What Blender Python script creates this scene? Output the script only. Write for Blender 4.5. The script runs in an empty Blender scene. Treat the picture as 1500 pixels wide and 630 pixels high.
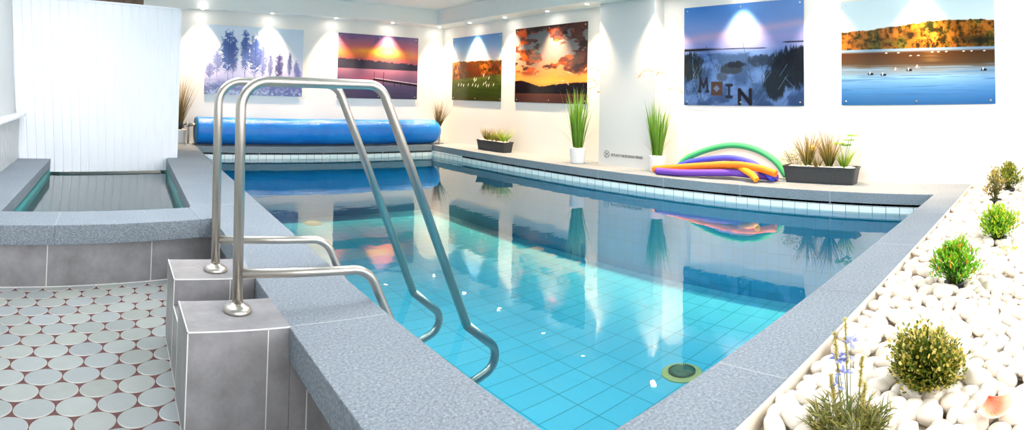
import bpy, bmesh, math, random
import numpy as np
from mathutils import Vector, Matrix, noise
PI = math.pi
random.seed(7); rng = np.random.default_rng(11)
SC = bpy.context.scene; C = SC.collection
WATER = -0.21; H1 = 0.1435; FLOOR = -0.46

# ------------------------------------------------------------------ helpers
def s2l(c):
    return tuple(((x/12.92) if x <= .04045 else ((x+.055)/1.055)**2.4) for x in c)
def rgb(r, g, b): return s2l((r/255, g/255, b/255)) + (1,)
class NT:
    def __init__(s, name):
        s.m = bpy.data.materials.new(name); s.m.use_nodes = True; s.t = s.m.node_tree
        s.t.nodes.clear(); s.out = s.t.nodes.new('ShaderNodeOutputMaterial')
    def n(s, typ, **k):
        nd = s.t.nodes.new('ShaderNode'+typ)
        ins = k.pop('ins', {})
        for a, v in k.items(): setattr(nd, a, v)
        for a, v in ins.items(): s.set(nd, a, v)
        return nd
    def set(s, nd, a, v):
        if isinstance(v, bpy.types.NodeSocket): s.t.links.new(v, nd.inputs[a])
        else: nd.inputs[a].default_value = v
    def fin(s, sh): s.t.links.new(sh, s.out.inputs['Surface']); return s.m
def ramp(nt, fac, stops):
    r = nt.n('ValToRGB', ins={0: fac}); e = r.color_ramp.elements
    while len(e) < len(stops): e.new(.5)
    for el, (p, c) in zip(e, stops): el.position = p; el.color = c
    return r.outputs[0]
def mat(name, col, rough=.5, metal=0., bump=None, var=0, vscale=5., spec=.5, **k):
    nt = NT(name); co = nt.n('TexCoord').outputs['Object']
    base = col
    if var:
        nz = nt.n('TexNoise', ins={'Vector': co, 'Scale': vscale, 'Detail': 5.})
        lo = tuple(max(0, c*(1-var)) for c in col[:3])+(1,); hi = tuple(min(1, c*(1+var)) for c in col[:3])+(1,)
        base = ramp(nt, nz.outputs[0], [(.3, lo), (.7, hi)])
    b = nt.n('BsdfPrincipled', ins={'Base Color': base, 'Roughness': rough, 'Metallic': metal, 'Specular IOR Level': spec})
    for a, v in k.items(): nt.set(b, a.replace('_', ' '), v)
    if bump:
        sc, st, dist = bump
        nz = nt.n('TexNoise', ins={'Vector': co, 'Scale': sc, 'Detail': 3.})
        bp = nt.n('Bump', ins={'Height': nz.outputs[0], 'Strength': st, 'Distance': dist})
        nt.set(b, 'Normal', bp.outputs[0])
    return nt.fin(b.outputs[0])

def mesh_obj(name, verts, faces, m, parent=None, smooth=False, mats=None, fm=None):
    me = bpy.data.meshes.new(name); me.from_pydata([tuple(v) for v in verts], [], faces)
    for mm in (mats or [m]): me.materials.append(mm)
    if fm is not None: me.polygons.foreach_set('material_index', fm)
    if smooth: me.polygons.foreach_set('use_smooth', [True]*len(me.polygons))
    me.update(); o = bpy.data.objects.new(name, me); C.objects.link(o); o.parent = parent
    return o
def bm_obj(name, bm, m, parent=None, smooth=False, mats=None):
    me = bpy.data.meshes.new(name); bm.normal_update(); bm.to_mesh(me); bm.free()
    for mm in (mats or [m]): me.materials.append(mm)
    if smooth: me.polygons.foreach_set('use_smooth', [True]*len(me.polygons))
    o = bpy.data.objects.new(name, me); C.objects.link(o); o.parent = parent
    return o
def add_prism(bm, poly, z0, z1, bev=0, mi=0):
    vb = [bm.verts.new((x, y, z0)) for x, y in poly]; vt = [bm.verts.new((x, y, z1)) for x, y in poly]
    n = len(poly); a = sum(poly[i][0]*poly[(i+1) % n][1]-poly[(i+1) % n][0]*poly[i][1] for i in range(n))
    if a < 0: vb.reverse(); vt.reverse()
    fs = [bm.faces.new(vt), bm.faces.new(vb[::-1])]
    for i in range(n): fs.append(bm.faces.new((vb[i], vb[(i+1) % n], vt[(i+1) % n], vt[i])))
    for f in fs: f.material_index = mi
    if bev:
        es = list({e for f in fs for e in f.edges})
        bmesh.ops.bevel(bm, geom=es, offset=bev, segments=2, affect='EDGES', profile=.6)
def add_box(bm, x0, x1, y0, y1, z0, z1, bev=0, mi=0):
    add_prism(bm, [(x0, y0), (x1, y0), (x1, y1), (x0, y1)], z0, z1, bev, mi)
def box_obj(name, b, m, parent=None, bev=0):
    bm = bmesh.new(); add_box(bm, *b, bev); return bm_obj(name, bm, m, parent)
def add_lathe(bm, prof, cx=0, cy=0, seg=32, mi=0, cap=True):
    rings = []
    for r, z in prof: rings.append([bm.verts.new((cx+r*math.cos(2*PI*i/seg), cy+r*math.sin(2*PI*i/seg), z)) for i in range(seg)])
    for a, b in zip(rings, rings[1:]):
        for i in range(seg):
            f = bm.faces.new((a[i], a[(i+1) % seg], b[(i+1) % seg], b[i])); f.material_index = mi; f.smooth = True
    if cap:
        f = bm.faces.new(rings[0][::-1]); f.material_index = mi
        f = bm.faces.new(rings[-1]); f.material_index = mi
def smooth_path(pts, n=8, closed=False):
    P = [Vector(p) for p in pts]; out = []
    for i in range(len(P)-1):
        p0 = P[max(i-1, 0)]; p1 = P[i]; p2 = P[i+1]; p3 = P[min(i+2, len(P)-1)]
        for k in range(n):
            t = k/n
            out.append(.5*((2*p1)+(-p0+p2)*t+(2*p0-5*p1+4*p2-p3)*t*t+(-p0+3*p1-3*p2+p3)*t**3))
    out.append(P[-1]); return out
def fillet_path(pts, rad, n=10):
    P = [Vector(p) for p in pts]; out = [P[0]]
    for i in range(1, len(P)-1):
        a = (P[i-1]-P[i]); b = (P[i+1]-P[i]); la, lb = a.length, b.length; a.normalize(); b.normalize()
        ang = a.angle(b); r = rad[i-1] if isinstance(rad, (list, tuple)) else rad
        d = min(r/math.tan(ang/2), la*.49, lb*.49); r = d*math.tan(ang/2)
        bis = (a+b).normalized(); cen = P[i]+bis*(r/math.sin(ang/2))
        v0 = P[i]+a*d-cen; v1 = P[i]+b*d-cen; tot = v0.angle(v1)
        ax = v0.cross(v1).normalized()
        for k in range(n+1): out.append(cen+Matrix.Rotation(tot*k/n, 3, ax) @ v0)
    out.append(P[-1]); return out
def add_tube(bm, path, r, seg=16, mi=0, cap=True, rfun=None):
    P = [Vector(p) for p in path]; rings = []; up = None
    for i, p in enumerate(P):
        t = (P[min(i+1, len(P)-1)]-P[max(i-1, 0)]).normalized()
        if up is None:
            up = Vector((0, 0, 1)) if abs(t.z) < .9 else Vector((0, 1, 0))
        u = (up-t*up.dot(t)).normalized(); up = u; v = t.cross(u)
        rr = r if rfun is None else rfun(i/(len(P)-1))*r
        rings.append([bm.verts.new(p+u*math.cos(2*PI*k/seg)*rr+v*math.sin(2*PI*k/seg)*rr) for k in range(seg)])
    for a, b in zip(rings, rings[1:]):
        for k in range(seg):
            f = bm.faces.new((a[k], a[(k+1) % seg], b[(k+1) % seg], b[k])); f.smooth = True; f.material_index = mi
    if cap:
        f = bm.faces.new(rings[0][::-1]); f.material_index = mi; f = bm.faces.new(rings[-1]); f.material_index = mi
def tube_obj(name, path, r, m, parent=None, seg=16, **k):
    bm = bmesh.new(); add_tube(bm, path, r, seg, **k); return bm_obj(name, bm, m, parent)
def thing(name, label, cat, loc=(0, 0, 0), group=None):
    o = bpy.data.objects.new(name, None); C.objects.link(o); o.location = loc; o.empty_display_size = .05
    return tag(o, label, cat, group)
def tag(o, label, cat, group=None, kind=None):
    o['label'] = label; o['category'] = cat
    if group: o['group'] = group
    if kind: o['kind'] = kind
    return o
def struct(o): o['kind'] = 'structure'; return o
def setcol(me, cols):   # per-vertex colours (N x 4 linear)
    a = me.color_attributes.new('paint', 'FLOAT_COLOR', 'POINT'); a.data.foreach_set('color', np.asarray(cols, np.float32).ravel())

# ------------------------------------------------------------------ materials
def wall_material(name, col, rough=.6):
    nt = NT(name); co = nt.n('TexCoord').outputs['Object']
    nz = nt.n('TexNoise', ins={'Vector': co, 'Scale': 90., 'Detail': 4.})
    n2 = nt.n('TexNoise', ins={'Vector': co, 'Scale': 1.2, 'Detail': 3.})
    lo = tuple(c*.97 for c in col[:3])+(1,)
    bp = nt.n('Bump', ins={'Height': nz.outputs[0], 'Strength': .15, 'Distance': .003})
    b = nt.n('BsdfPrincipled', ins={'Base Color': ramp(nt, n2.outputs[0], [(.3, lo), (.7, col)]), 'Roughness': rough, 'Normal': bp.outputs[0]})
    return nt.fin(b.outputs[0])
M_wall = wall_material('white wall paint', (.86, .83, .79, 1))
M_pillar = wall_material('pale grey paint', (.62, .64, .64, 1))
M_ceil = wall_material('ceiling paint', (.84, .85, .83, 1))
M_pvc = mat('white panel cladding', (.82, .85, .90, 1), .18, var=.01, vscale=2)
M_pvcg = mat('grey white cladding', (.55, .58, .58, 1), .35, var=.03, vscale=2)
M_sill = mat('marble window sill', (.8, .8, .8, 1), .2, var=.08, vscale=9)
M_darkbrown = mat('dark brown strip', rgb(96, 80, 66), .7, var=.3, vscale=14)
M_white = mat('white glazed ceramic', (.88, .88, .87, 1), .25, var=.01)
M_black = mat('black plastic', (.02, .02, .022, 1), .5, bump=(60, .1, .002))
M_anth = mat('anthracite planter plastic', (.035, .038, .042, 1), .45, var=.12, vscale=30, bump=(150, .15, .002))
M_letter = mat('dark grey lettering', (.10, .11, .12, 1), .6)
M_screw = mat('chrome screw head', (.55, .53, .5, 1), .3, 1.)

def steel():
    nt = NT('brushed stainless steel'); co = nt.n('TexCoord').outputs['Object']
    nz = nt.n('TexNoise', ins={'Vector': co, 'Scale': 220., 'Detail': 4.})
    rr = nt.n('MapRange', ins={0: nz.outputs[0], 3: .30, 4: .36})
    bp = nt.n('Bump', ins={'Height': nz.outputs[0], 'Strength': .02, 'Distance': .0005})
    b = nt.n('BsdfPrincipled', ins={'Base Color': (.52, .49, .44, 1), 'Metallic': 1., 'Roughness': rr.outputs[0], 'Normal': bp.outputs[0]})
    return nt.fin(b.outputs[0])
M_steel = steel()
M_leg = mat('grey metal leg', (.42, .43, .45, 1), .35, .8)

def coping_material():
    nt = NT('blue grey washed stone'); co = nt.n('TexCoord').outputs['Object']
    v = nt.n('TexVoronoi', ins={'Vector': co, 'Scale': 105., 'Randomness': 1.})
    n1 = nt.n('TexNoise', ins={'Vector': co, 'Scale': 80., 'Detail': 4.})
    n2 = nt.n('TexNoise', ins={'Vector': co, 'Scale': 2.2, 'Detail': 3.})
    speck = ramp(nt, n1.outputs[0], [(.30, (.155, .185, .215, 1)), (.5, (.225, .265, .305, 1)), (.72, (.33, .37, .405, 1))])
    wide = ramp(nt, n2.outputs[0], [(.3, (.88, .89, .9, 1)), (.7, (1, 1, 1, 1))])
    mx = nt.n('Mix', data_type='RGBA', blend_type='MULTIPLY', ins={0: 1., 6: speck, 7: wide})
    h = nt.n('Math', operation='ADD', ins={0: v.outputs['Distance'], 1: n1.outputs[0]})
    bp = nt.n('Bump', ins={'Height': h.outputs[0], 'Strength': .55, 'Distance': .006})
    b = nt.n('BsdfPrincipled', ins={'Base Color': mx.outputs[2], 'Roughness': .62, 'Normal': bp.outputs[0]})
    return nt.fin(b.outputs[0])
M_cope = coping_material()
M_joint = mat('pale joint line', (.36, .38, .40, 1), .8)
M_grout = mat('white grout', (.8, .79, .76, 1), .7)

def tile_grey():
    nt = NT('grey stone tile'); co = nt.n('TexCoord').outputs['Object']
    n1 = nt.n('TexNoise', ins={'Vector': co, 'Scale': 5., 'Detail': 7., 'Roughness': .62})
    n2 = nt.n('TexNoise', ins={'Vector': co, 'Scale': 45., 'Detail': 4.})
    a = ramp(nt, n1.outputs[0], [(.28, rgb(124, 121, 121)), (.5, rgb(147, 145, 147)), (.75, rgb(166, 164, 166))])
    c = ramp(nt, n2.outputs[0], [(.3, (.93, .93, .93, 1)), (.7, (1, 1, 1, 1))])
    mx = nt.n('Mix', data_type='RGBA', blend_type='MULTIPLY', ins={0: 1., 6: a, 7: c})
    b = nt.n('BsdfPrincipled', ins={'Base Color': mx.outputs[2], 'Roughness': .33})
    return nt.fin(b.outputs[0])
M_tile = tile_grey()

def brick_mat(name, c1, c2, mortar, bw, bh, ox, oy, msize, axes='XY', rough=.3):
    nt = NT(name); co = nt.n('TexCoord').outputs['Object']
    sp = nt.n('SeparateXYZ', ins={0: co})
    u, v = [sp.outputs['XYZ'.index(a)] for a in axes]
    uu = nt.n('Math', operation='SUBTRACT', ins={0: u, 1: ox}).outputs[0]
    vv = nt.n('Math', operation='SUBTRACT', ins={0: v, 1: oy}).outputs[0]
    cb = nt.n('CombineXYZ', ins={0: uu, 1: vv})
    br = nt.n('TexBrick', offset=0., squash=1., ins={'Vector': cb.outputs[0], 'Color1': c1, 'Color2': c2, 'Mortar': mortar,
              'Scale': 1., 'Mortar Size': msize, 'Mortar Smooth': .1, 'Bias': 0., 'Brick Width': bw, 'Row Height': bh})
    b = nt.n('BsdfPrincipled', ins={'Base Color': br.outputs[0], 'Roughness': rough})
    return nt.fin(b.outputs[0])
POOL1, POOL2, POOLM = (.08, .50, .65, 1), (.095, .53, .68, 1), (.03, .30, .38, 1)
M_pf = brick_mat('turquoise floor tile', POOL1, POOL2, POOLM, .39, .21, -1.697, -6.893, .0055)
PW1, PW2 = (.03, .36, .58, 1), (.035, .38, .61, 1)
M_px = brick_mat('turquoise wall tile x', PW1, PW2, POOLM, .15, .15, 0, -.293, .003, 'XZ')
M_py = brick_mat('turquoise wall tile y', PW1, PW2, POOLM, .15, .15, -8.83, -.293, .003, 'YZ')
WT = ((.80, .86, .87, 1), (.86, .90, .90, 1), (.16, .2, .22, 1))
M_wx = brick_mat('white band tile x', *WT, .15, .15, -.075, -.2935, .0035, 'XZ', .15)
M_wy = brick_mat('white band tile y', *WT, .15, .15, -.03, -.2935, .0035, 'YZ', .15)
M_teal = mat('dark teal tile', (.04, .40, .40, 1), .35, var=.15, vscale=2)

def water_mat(name, tint, sc, st, dist, ior=1.36):
    nt = NT(name); co = nt.n('TexCoord').outputs['Object']
    mp = nt.n('Mapping', ins={'Vector': co, 'Scale': (1, 1.6, 1)})
    nz = nt.n('TexNoise', ins={'Vector': mp.outputs[0], 'Scale': sc, 'Detail': 2.})
    bp = nt.n('Bump', ins={'Height': nz.outputs[0], 'Strength': st, 'Distance': dist})
    fr = nt.n('Fresnel', ins={'IOR': ior, 'Normal': bp.outputs[0]})
    tr = nt.n('BsdfTransparent', ins={'Color': tint})
    gl = nt.n('BsdfGlossy', ins={'Color': (.97, 1, 1, 1), 'Roughness': 0.015, 'Normal': bp.outputs[0]})
    mx = nt.n('MixShader', ins={0: fr.outputs[0], 1: tr.outputs[0], 2: gl.outputs[0]})
    return nt.fin(mx.outputs[0])
M_water = water_mat('clear pool water', (.80, .97, 1, 1), 3.2, .10, .012)
M_water2 = water_mat('rippled teal water', (.6, .92, .9, 1), 14., .12, .006, 1.8)

# ------------------------------------------------------------------ room shell
XW = .746; XL = -7.29; YN = -10.75; ZC = 2.77
def yfar(x): return .72+(x+5)*(.13/5.746)
bm = bmesh.new(); add_prism(bm, [(-8.2, yfar(-8.2)), (XW+.2, yfar(XW+.2)), (XW+.2, 1.1), (-8.2, 1.1)], -1.4, 3.0)
struct(bm_obj('wall_far', bm, M_wall))
struct(box_obj('wall_right', (XW, XW+.2, YN-.2, yfar(XW), -1.4, 3.0), M_wall))
# pillar slab on the right wall
struct(box_obj('wall_pillar', (.53, XW, -5.02, -3.96, 0, 2.95), M_pillar))
# ceiling, soffits
SKY = (-4.0, -1.4, -8.0, -4.4)  # skylight opening added over the pool to brighten its floor
SKY2 = (-7.1, -5.1, -6.8, -3.5)  # second added skylight, brightens the partition, step blocks and left floor
bm = bmesh.new()
for q in ((-8.4, SKY2[0], YN-.2, 1.1), (SKY[1], XW+.2, YN-.2, 1.1), (SKY[0], SKY[1], YN-.2, SKY[2]), (SKY[0], SKY[1], SKY[3], 1.1), (SKY2[0], SKY2[1], YN-.2, SKY2[2]), (SKY2[0], SKY2[1], SKY2[3], 1.1), (SKY2[1], SKY[0], YN-.2, 1.1)): add_box(bm, *q, ZC, ZC+.2)
struct(bm_obj('ceiling', bm, M_ceil))
bm = bmesh.new()
for i in range(4): x = SKY[0]+(SKY[1]-SKY[0])*i/3; add_box(bm, x-.04, x+.04, SKY[2], SKY[3], ZC+.08, ZC+.16)
struct(bm_obj('window_5', bm, M_white))  # bars of the added pool skylight
bm = bmesh.new()
for i in range(3): x = SKY2[0]+(SKY2[1]-SKY2[0])*i/2; add_box(bm, x-.04, x+.04, SKY2[2], SKY2[3], ZC+.08, ZC+.16)
struct(bm_obj('window_6', bm, M_white))  # bars of the added skylight before the partition
bm = bmesh.new()
add_prism(bm, [(.27, -3.98), (.30, .38), (XW, yfar(XW)), (XW, -3.98)], 2.45, ZC)
add_prism(bm, [(.30, .38), (-5.3, .56), (-8.2, .62), (-8.2, yfar(-8.2)), (XW, yfar(XW))], 2.45, ZC)
add_prism(bm, [(.27, -3.98), (XW, -3.98), (XW, YN), (.20, YN)], 2.45, ZC)
struct(bm_obj('trim_1', bm, M_ceil))
# left wall: slightly leaning cladding above a sill, ribbed cladding below
bm = bmesh.new()
vs = [bm.verts.new(v) for v in ((XL, YN, -.5), (XL, 1, -.5), (XL, 1, .56), (XL, YN, .56), (XL-.20, YN, ZC), (XL-.20, 1, ZC), (XL-.05, YN, .56), (XL-.05, 1, .56))]
bm.faces.new((vs[0], vs[3], vs[2], vs[1])); bm.faces.new((vs[3], vs[6], vs[7], vs[2])); bm.faces.new((vs[6], vs[4], vs[5], vs[7]))
o = bm_obj('wall_left', bm, M_pvcg); struct(o)
sm = o.modifiers.new('thick', 'SOLIDIFY'); sm.thickness = .1; sm.offset = -1 if False else 1
bm = bmesh.new()
y = YN
while y < -2.6:
    add_box(bm, XL, XL+.012, y+.008, y+.09, FLOOR if y < -6.2 else .0, .56); y += .098
struct(bm_obj('trim_2', bm, M_pvcg))
sill = struct(box_obj('trim_3', (XL-.05, XL+.10, YN, -2.55, .56, .60), M_sill, bev=.01))
# near wall with the window openings that light the room
bm = bmesh.new(); WX = [(-7.0, -5.6), (-5.3, -3.4), (-3.2, -1.4), (-1.2, .55)]; z0w, z1w = .25, 2.45
add_box(bm, XL-.3, XW+.2, YN-.2, YN, -1.4, z0w); add_box(bm, XL-.3, XW+.2, YN-.2, YN, z1w, 3.)
xs = [XL-.3]+[v for w in WX for v in w]+[XW+.2]
for a, b in zip(xs[::2], xs[1::2]): add_box(bm, a, b, YN-.2, YN, z0w, z1w)
struct(bm_obj('wall_near', bm, M_wall))
for i, (a, b) in enumerate(WX):
    bm = bmesh.new(); yy0, yy1 = YN-.14, YN-.08
    for q in ((a, a+.06, z0w, z1w), (b-.06, b, z0w, z1w), ((a+b)/2-.04, (a+b)/2+.04, z0w, z1w), (a, b, z0w, z0w+.06), (a, b, z1w-.06, z1w)):
        add_box(bm, q[0], q[1], yy0, yy1, q[2], q[3])
    struct(bm_obj('window_%d' % (i+1), bm, M_white))
# outside terrace under the sky
struct(box_obj('ground', (-30, 30, -45, YN-.2, -1.5, -.6), mat('outdoor paving', (.45, .45, .44, 1), .8, var=.1)))

# panel partition over the small pool (leans like the left wall at its left end)
def part_pt(s, z, off=0.):
    xb, yb = -7.285+(s*2.13), -2.49+s*.791
    xt, yt = -7.46+(s*2.285), -2.55+s*.84
    k = z/2.11
    return Vector((xb+(xt-xb)*k+off*.35, yb+(yt-yb)*k-off*.94, z))
bm = bmesh.new(); NB = 19
for i in range(NB):
    s0, s1 = i/NB+.0030, (i+1)/NB-.0030
    mid = (s0+s1)/2; zb = -.17 if .185 < mid < .93 else .002
    prof = [(s0, .0), (s0+.003, .012), (s1-.003, .012), (s1, .0)]
    rows = [[bm.verts.new(part_pt(s, z, o)) for s, o in prof] for z in (zb, 2.11)]
    for k in range(3): bm.faces.new((rows[0][k], rows[0][k+1], rows[1][k+1], rows[1][k]))
for sa, sb, zb in ((0, .185, .002), (.185, .93, -.17), (.93, 1, .002)):
    c = [part_pt(s, z, o) for z in (zb, 2.11) for s, o in ((sa, .0), (sb, .0), (sb, -.07), (sa, -.07))]
    v = [bm.verts.new(p) for p in c]
    for f in ((0, 1, 5, 4), (1, 2, 6, 5), (2, 3, 7, 6), (3, 0, 4, 7), (4, 5, 6, 7), (3, 2, 1, 0)): bm.faces.new([v[i] for i in f])
# cap strip and corner beads
for sa, sb, za, zb in ((-.004, 1.004, 2.10, 2.13), (.985, 1.004, .002, 2.13)):
    c = [part_pt(s, z, o) for z in (za, zb) for s, o in ((sa, .022), (sb, .022), (sb, -.075), (sa, -.075))]
    v = [bm.verts.new(p) for p in c]
    for f in ((0, 1, 5, 4), (1, 2, 6, 5), (2, 3, 7, 6), (3, 0, 4, 7), (4, 5, 6, 7), (3, 2, 1, 0)): bm.faces.new([v[i] for i in f])
struct(bm_obj('wall_partition', bm, M_pvc))
bm = bmesh.new()
a, b = part_pt(.27, 2.12, -.2), part_pt(.80, 2.12, -.2)
d = (b-a).normalized(); nrm = Vector((-d.y, d.x, 0))
add_prism(bm, [(p.x, p.y) for p in (a, b, b+nrm*.12, a+nrm*.12)], 2.12, 2.25)
struct(bm_obj('trim_4', bm, M_darkbrown))  # dark brown box above the partition

# ------------------------------------------------------------------ floor of round mosaic
A1 = np.array((.189, .054)); B1 = np.array((.098, .172)); O1 = np.array((-6.179, -7.293))
E1 = A1; E2 = (B1-.5*A1)/.866
M_disc = mat('pale round tile', (.5, .53, .5, 1), .3, var=.0)
nt = NT('pale round floor tile')
at = nt.n('Attribute', attribute_name='paint')
co = nt.n('TexCoord').outputs['Object']; nz = nt.n('TexNoise', ins={'Vector': co, 'Scale': 14., 'Detail': 4.})
cc = ramp(nt, nz.outputs[0], [(.3, (.93, .93, .93, 1)), (.7, (1, 1, 1, 1))])
mx = nt.n('Mix', data_type='RGBA', blend_type='MULTIPLY', ins={0: 1., 6: at.outputs['Color'], 7: cc})
b = nt.n('BsdfPrincipled', ins={'Base Color': mx.outputs[2], 'Roughness': .28}); M_disc = nt.fin(b.outputs[0])
M_redgr = mat('dark red floor grout', rgb(92, 52, 50), .7, var=.25, vscale=30)
verts = []; faces = []; fm = []; cols = []
verts += [(XL-.05, YN-.05, FLOOR), (-5.15, YN-.05, FLOOR), (-5.15, -5.3, FLOOR), (XL-.05, -5.3, FLOOR)]; faces.append((0, 1, 2, 3)); fm.append(0); cols += [(.1, .05, .05, 1)]*4
verts += [(XL-.05, YN-.05, FLOOR-.2), (-5.15, YN-.05, FLOOR-.2), (-5.15, -5.3, FLOOR-.2), (XL-.05, -5.3, FLOOR-.2)]; faces += [(7, 6, 5, 4), (0, 4, 5, 1), (1, 5, 6, 2), (2, 6, 7, 3), (3, 7, 4, 0)]; fm += [0]*5; cols += [(.1, .05, .05, 1)]*4
NS = 28
for i in range(-30, 30):
    for j in range(-30, 30):
        p = O1+A1*i+B1*j
        if not (XL-.02 < p[0] < -5.2 and -9.6 < p[1] < -5.4): continue
        k = rng.random(); base = np.array((.325, .35, .32))*(.9+.2*rng.random())+np.array((-.01, 0, .04))*k
        st = len(verts)
        for ring, (rad, z) in enumerate(((.492, FLOOR+.0005), (.487, FLOOR+.003), (.462, FLOOR+.0045))):
            for q in range(NS):
                t = 2*PI*q/NS; v = p+(E1*math.cos(t)+E2*math.sin(t))*rad; verts.append((v[0], v[1], z))
                cols.append((.5, .48, .45, 1) if ring < 2 else tuple(base)+(1,))
        for r in (0, 1):
            for q in range(NS): faces.append((st+r*NS+q, st+r*NS+(q+1) % NS, st+(r+1)*NS+(q+1) % NS, st+(r+1)*NS+q)); fm.append(1)
        faces.append(tuple(st+2*NS+q for q in range(NS))); fm.append(1)
fl = mesh_obj('floor', verts, faces, None, mats=[M_redgr, M_disc], fm=fm); setcol(fl.data, cols); struct(fl)

# ------------------------------------------------------------------ pool basins
def xl(y): return -4.645+.019*y
PN0 = (0, -8.946); PN1 = (-4.815, -8.78)
def near_in(x): return -8.946+(-x)*(.166/4.815)
corners = [(xl(0), 0), (0, 0), PN0, PN1]
DEEP = -1.27
verts, faces, fm = [], [], []
pm = [M_pf, M_px, M_py, M_wx, M_wy]
wi = [(3, 1), (4, 2), (3, 1), (4, 2)]
for k in range(4):
    a, b = corners[k], corners[(k+1) % 4]
    for z0, z1, mi in ((-.228, -H1+.03, wi[k][0]), (DEEP, -.228, wi[k][1])):
        s = len(verts); verts += [(a[0], a[1], z0), (b[0], b[1], z0), (b[0], b[1], z1), (a[0], a[1], z1)]; faces.append((s, s+3, s+2, s+1) if False else (s, s+1, s+2, s+3)); fm.append(mi)
s = len(verts); verts += [(c[0], c[1], DEEP) for c in corners]; faces.append((s+3, s+2, s+1, s)); fm.append(0)
o = struct(mesh_obj('pool_basin', verts, faces, None, mats=pm, fm=fm))
wf = bmesh.new(); f = wf.faces.new([wf.verts.new((c[0], c[1], WATER)) for c in corners][::-1])
o = bm_obj('pool_water', wf, M_water); tag(o, 'clear turquoise water of the large swimming pool, mirroring the wall pictures', 'water', kind='stuff')
# small pool
SP = [(-6.905, -5.52), (-5.378, -5.05), (-5.27, -.5), (-6.86, -1.1)]
verts, faces = [], []
for k in range(4):
    a, b = SP[k], SP[(k+1) % 4]; s = len(verts)
    verts += [(a[0], a[1], -1.3), (b[0], b[1], -1.3), (b[0], b[1], -H1+.03), (a[0], a[1], -H1+.03)]; faces.append((s, s+1, s+2, s+3))
s = len(verts); verts += [(c[0], c[1], -1.3) for c in SP]; faces.append((s, s+1, s+2, s+3))
struct(mesh_obj('small_pool_basin', verts, faces, M_teal))
wf = bmesh.new(); wf.faces.new([wf.verts.new((c[0], c[1], WATER+.015)) for c in SP])
tag(bm_obj('plunge_pool_water', wf, M_water2), 'rippled green-blue water in the small pool under the white partition', 'water', kind='stuff')

# coping slabs
bm = bmesh.new(); bv = .006
ys = [0, -1.08, -2.20, -3.32, -4.44, -5.57, -6.68, -7.80]
def jy(y): return y
add_prism(bm, [(.002, 0), (XW, yfar(XW)), (XW, -1.08), (.0, -1.08)], -H1, 0, bv)
for a, b in zip(ys[1:], ys[2:]): add_prism(bm, [(0, b), (XW, b), (XW, a), (0, a)], -H1, 0, bv)
add_prism(bm, [(0, -8.946), (XW, -8.62), (XW, -7.80), (0, -7.80)], -H1, 0, bv)
add_prism(bm, [(0, -8.946), (XW, -8.62), (XW, -9.28), (.05, -9.252)], -H1, 0, bv)
xsn = [0.0, -1.0, -2.05, -3.08, -4.06, -4.815]
def near_out(x): return near_in(x)-.303
for a, b in zip(xsn, xsn[1:]):
    add_prism(bm, [(a, near_in(a)), (a+.03*(a < 0)*0+(.05 if a == 0 else 0), near_out(a)), (b, near_out(b)), (b, near_in(b))], -H1, 0, bv)
xf = [0.0, -1.1, -2.3, -3.5, xl(0)]
for a, b in zip(xf, xf[1:]): add_prism(bm, [(a, 0), (b, 0), (b, yfar(b)), (a+(XW if a == 0 else 0), yfar(XW if a == 0 else a))], -H1, 0, bv)
add_prism(bm, [(xl(0), 0), (-5.255, -.05), (-8.0, -.3), (-8.0, yfar(-8)), (xl(0), yfar(xl(0)))], -H1, 0, bv)
# left strip between the pools
def sprx(y): return -5.27-.108*((y+.5)/-4.55)
yl = [0, -1.2, -2.45, -3.7, -4.93]
for a, b in zip(yl, yl[1:]): add_prism(bm, [(xl(a), a), (xl(b), b), (sprx(b), b), (sprx(min(a, -.05)), a)], -H1, 0, bv)
add_prism(bm, [(xl(-4.93), -4.93), (xl(-6.2), -6.2), (-5.252, -6.2), (-5.25, -5.455), (-5.36, -5.49), (-5.40, -5.057), (-5.378, -5.05), (sprx(-4.93), -4.93)], -H1, 0, bv)
yl = [-6.2, -7.54, -8.78]
def xo(y): return -5.252+.014*(y+6.2)
for a, b in zip(yl, yl[1:]): add_prism(bm, [(xl(a), a), (xl(b), b), (xo(b), b), (xo(a), a)], -H1, 0, bv)
add_prism(bm, [(-4.815, -8.78), (-4.83, near_out(-4.83)), (-5.29, near_out(-4.83)), (-5.285, -8.78)], -H1, 0, bv)
# small pool front and left strip
def fo(x): return -5.455+(x+5.25)*.3113
def fi(x): return -5.05+(x+5.378)*.3078
for a, b in ((-5.36, -6.45), (-6.45, XL)):
    add_prism(bm, [(a, fo(a)), (b, fo(b)), (b, fi(b)), (a-(.04 if a == -5.36 else 0), fi(a-(.04 if a == -5.36 else 0)))], -H1, 0, bv)
add_prism(bm, [(-6.905, -5.52), (-6.86, -1.1), (XL, -1.3), (XL, fi(XL))], -H1, 0, bv)
struct(bm_obj('pool_coping', bm, M_cope))
# grey tiled riser walls under the coping
bm = bmesh.new()
add_prism(bm, [(-5.18, fo(-5.18)+.05), (XL, fo(XL)+.05), (XL, fi(XL)+.0), (-6.92, -5.50), (-5.38, -5.03), (-5.18, -5.0)], -1.35, -H1)
add_box(bm, -5.18, -4.86, YN, -5.3, -1.35, -H1)
o = struct(bm_obj('wall_riser', bm, M_tile))
bm = bmesh.new()
for x in (-6.50, -5.735, -7.25):
    y = fo(x)+.049; add_prism(bm, [(x-.003, y-.002), (x+.003, y), (x+.003, y+.01), (x-.003, y+.01)], FLOOR, -H1)
add_prism(bm, [(-5.2, fo(-5.2)+.044), (XL, fo(XL)+.044), (XL, fo(XL)+.06), (-5.2, fo(-5.2)+.06)], FLOOR, FLOOR+.009)
add_box(bm, -5.184, -5.17, YN, -7.5, FLOOR, FLOOR+.01); add_box(bm, -5.183, -5.17, -8.3, -8.294, FLOOR, -H1)
struct(bm_obj('trim_5', bm, M_grout))
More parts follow.
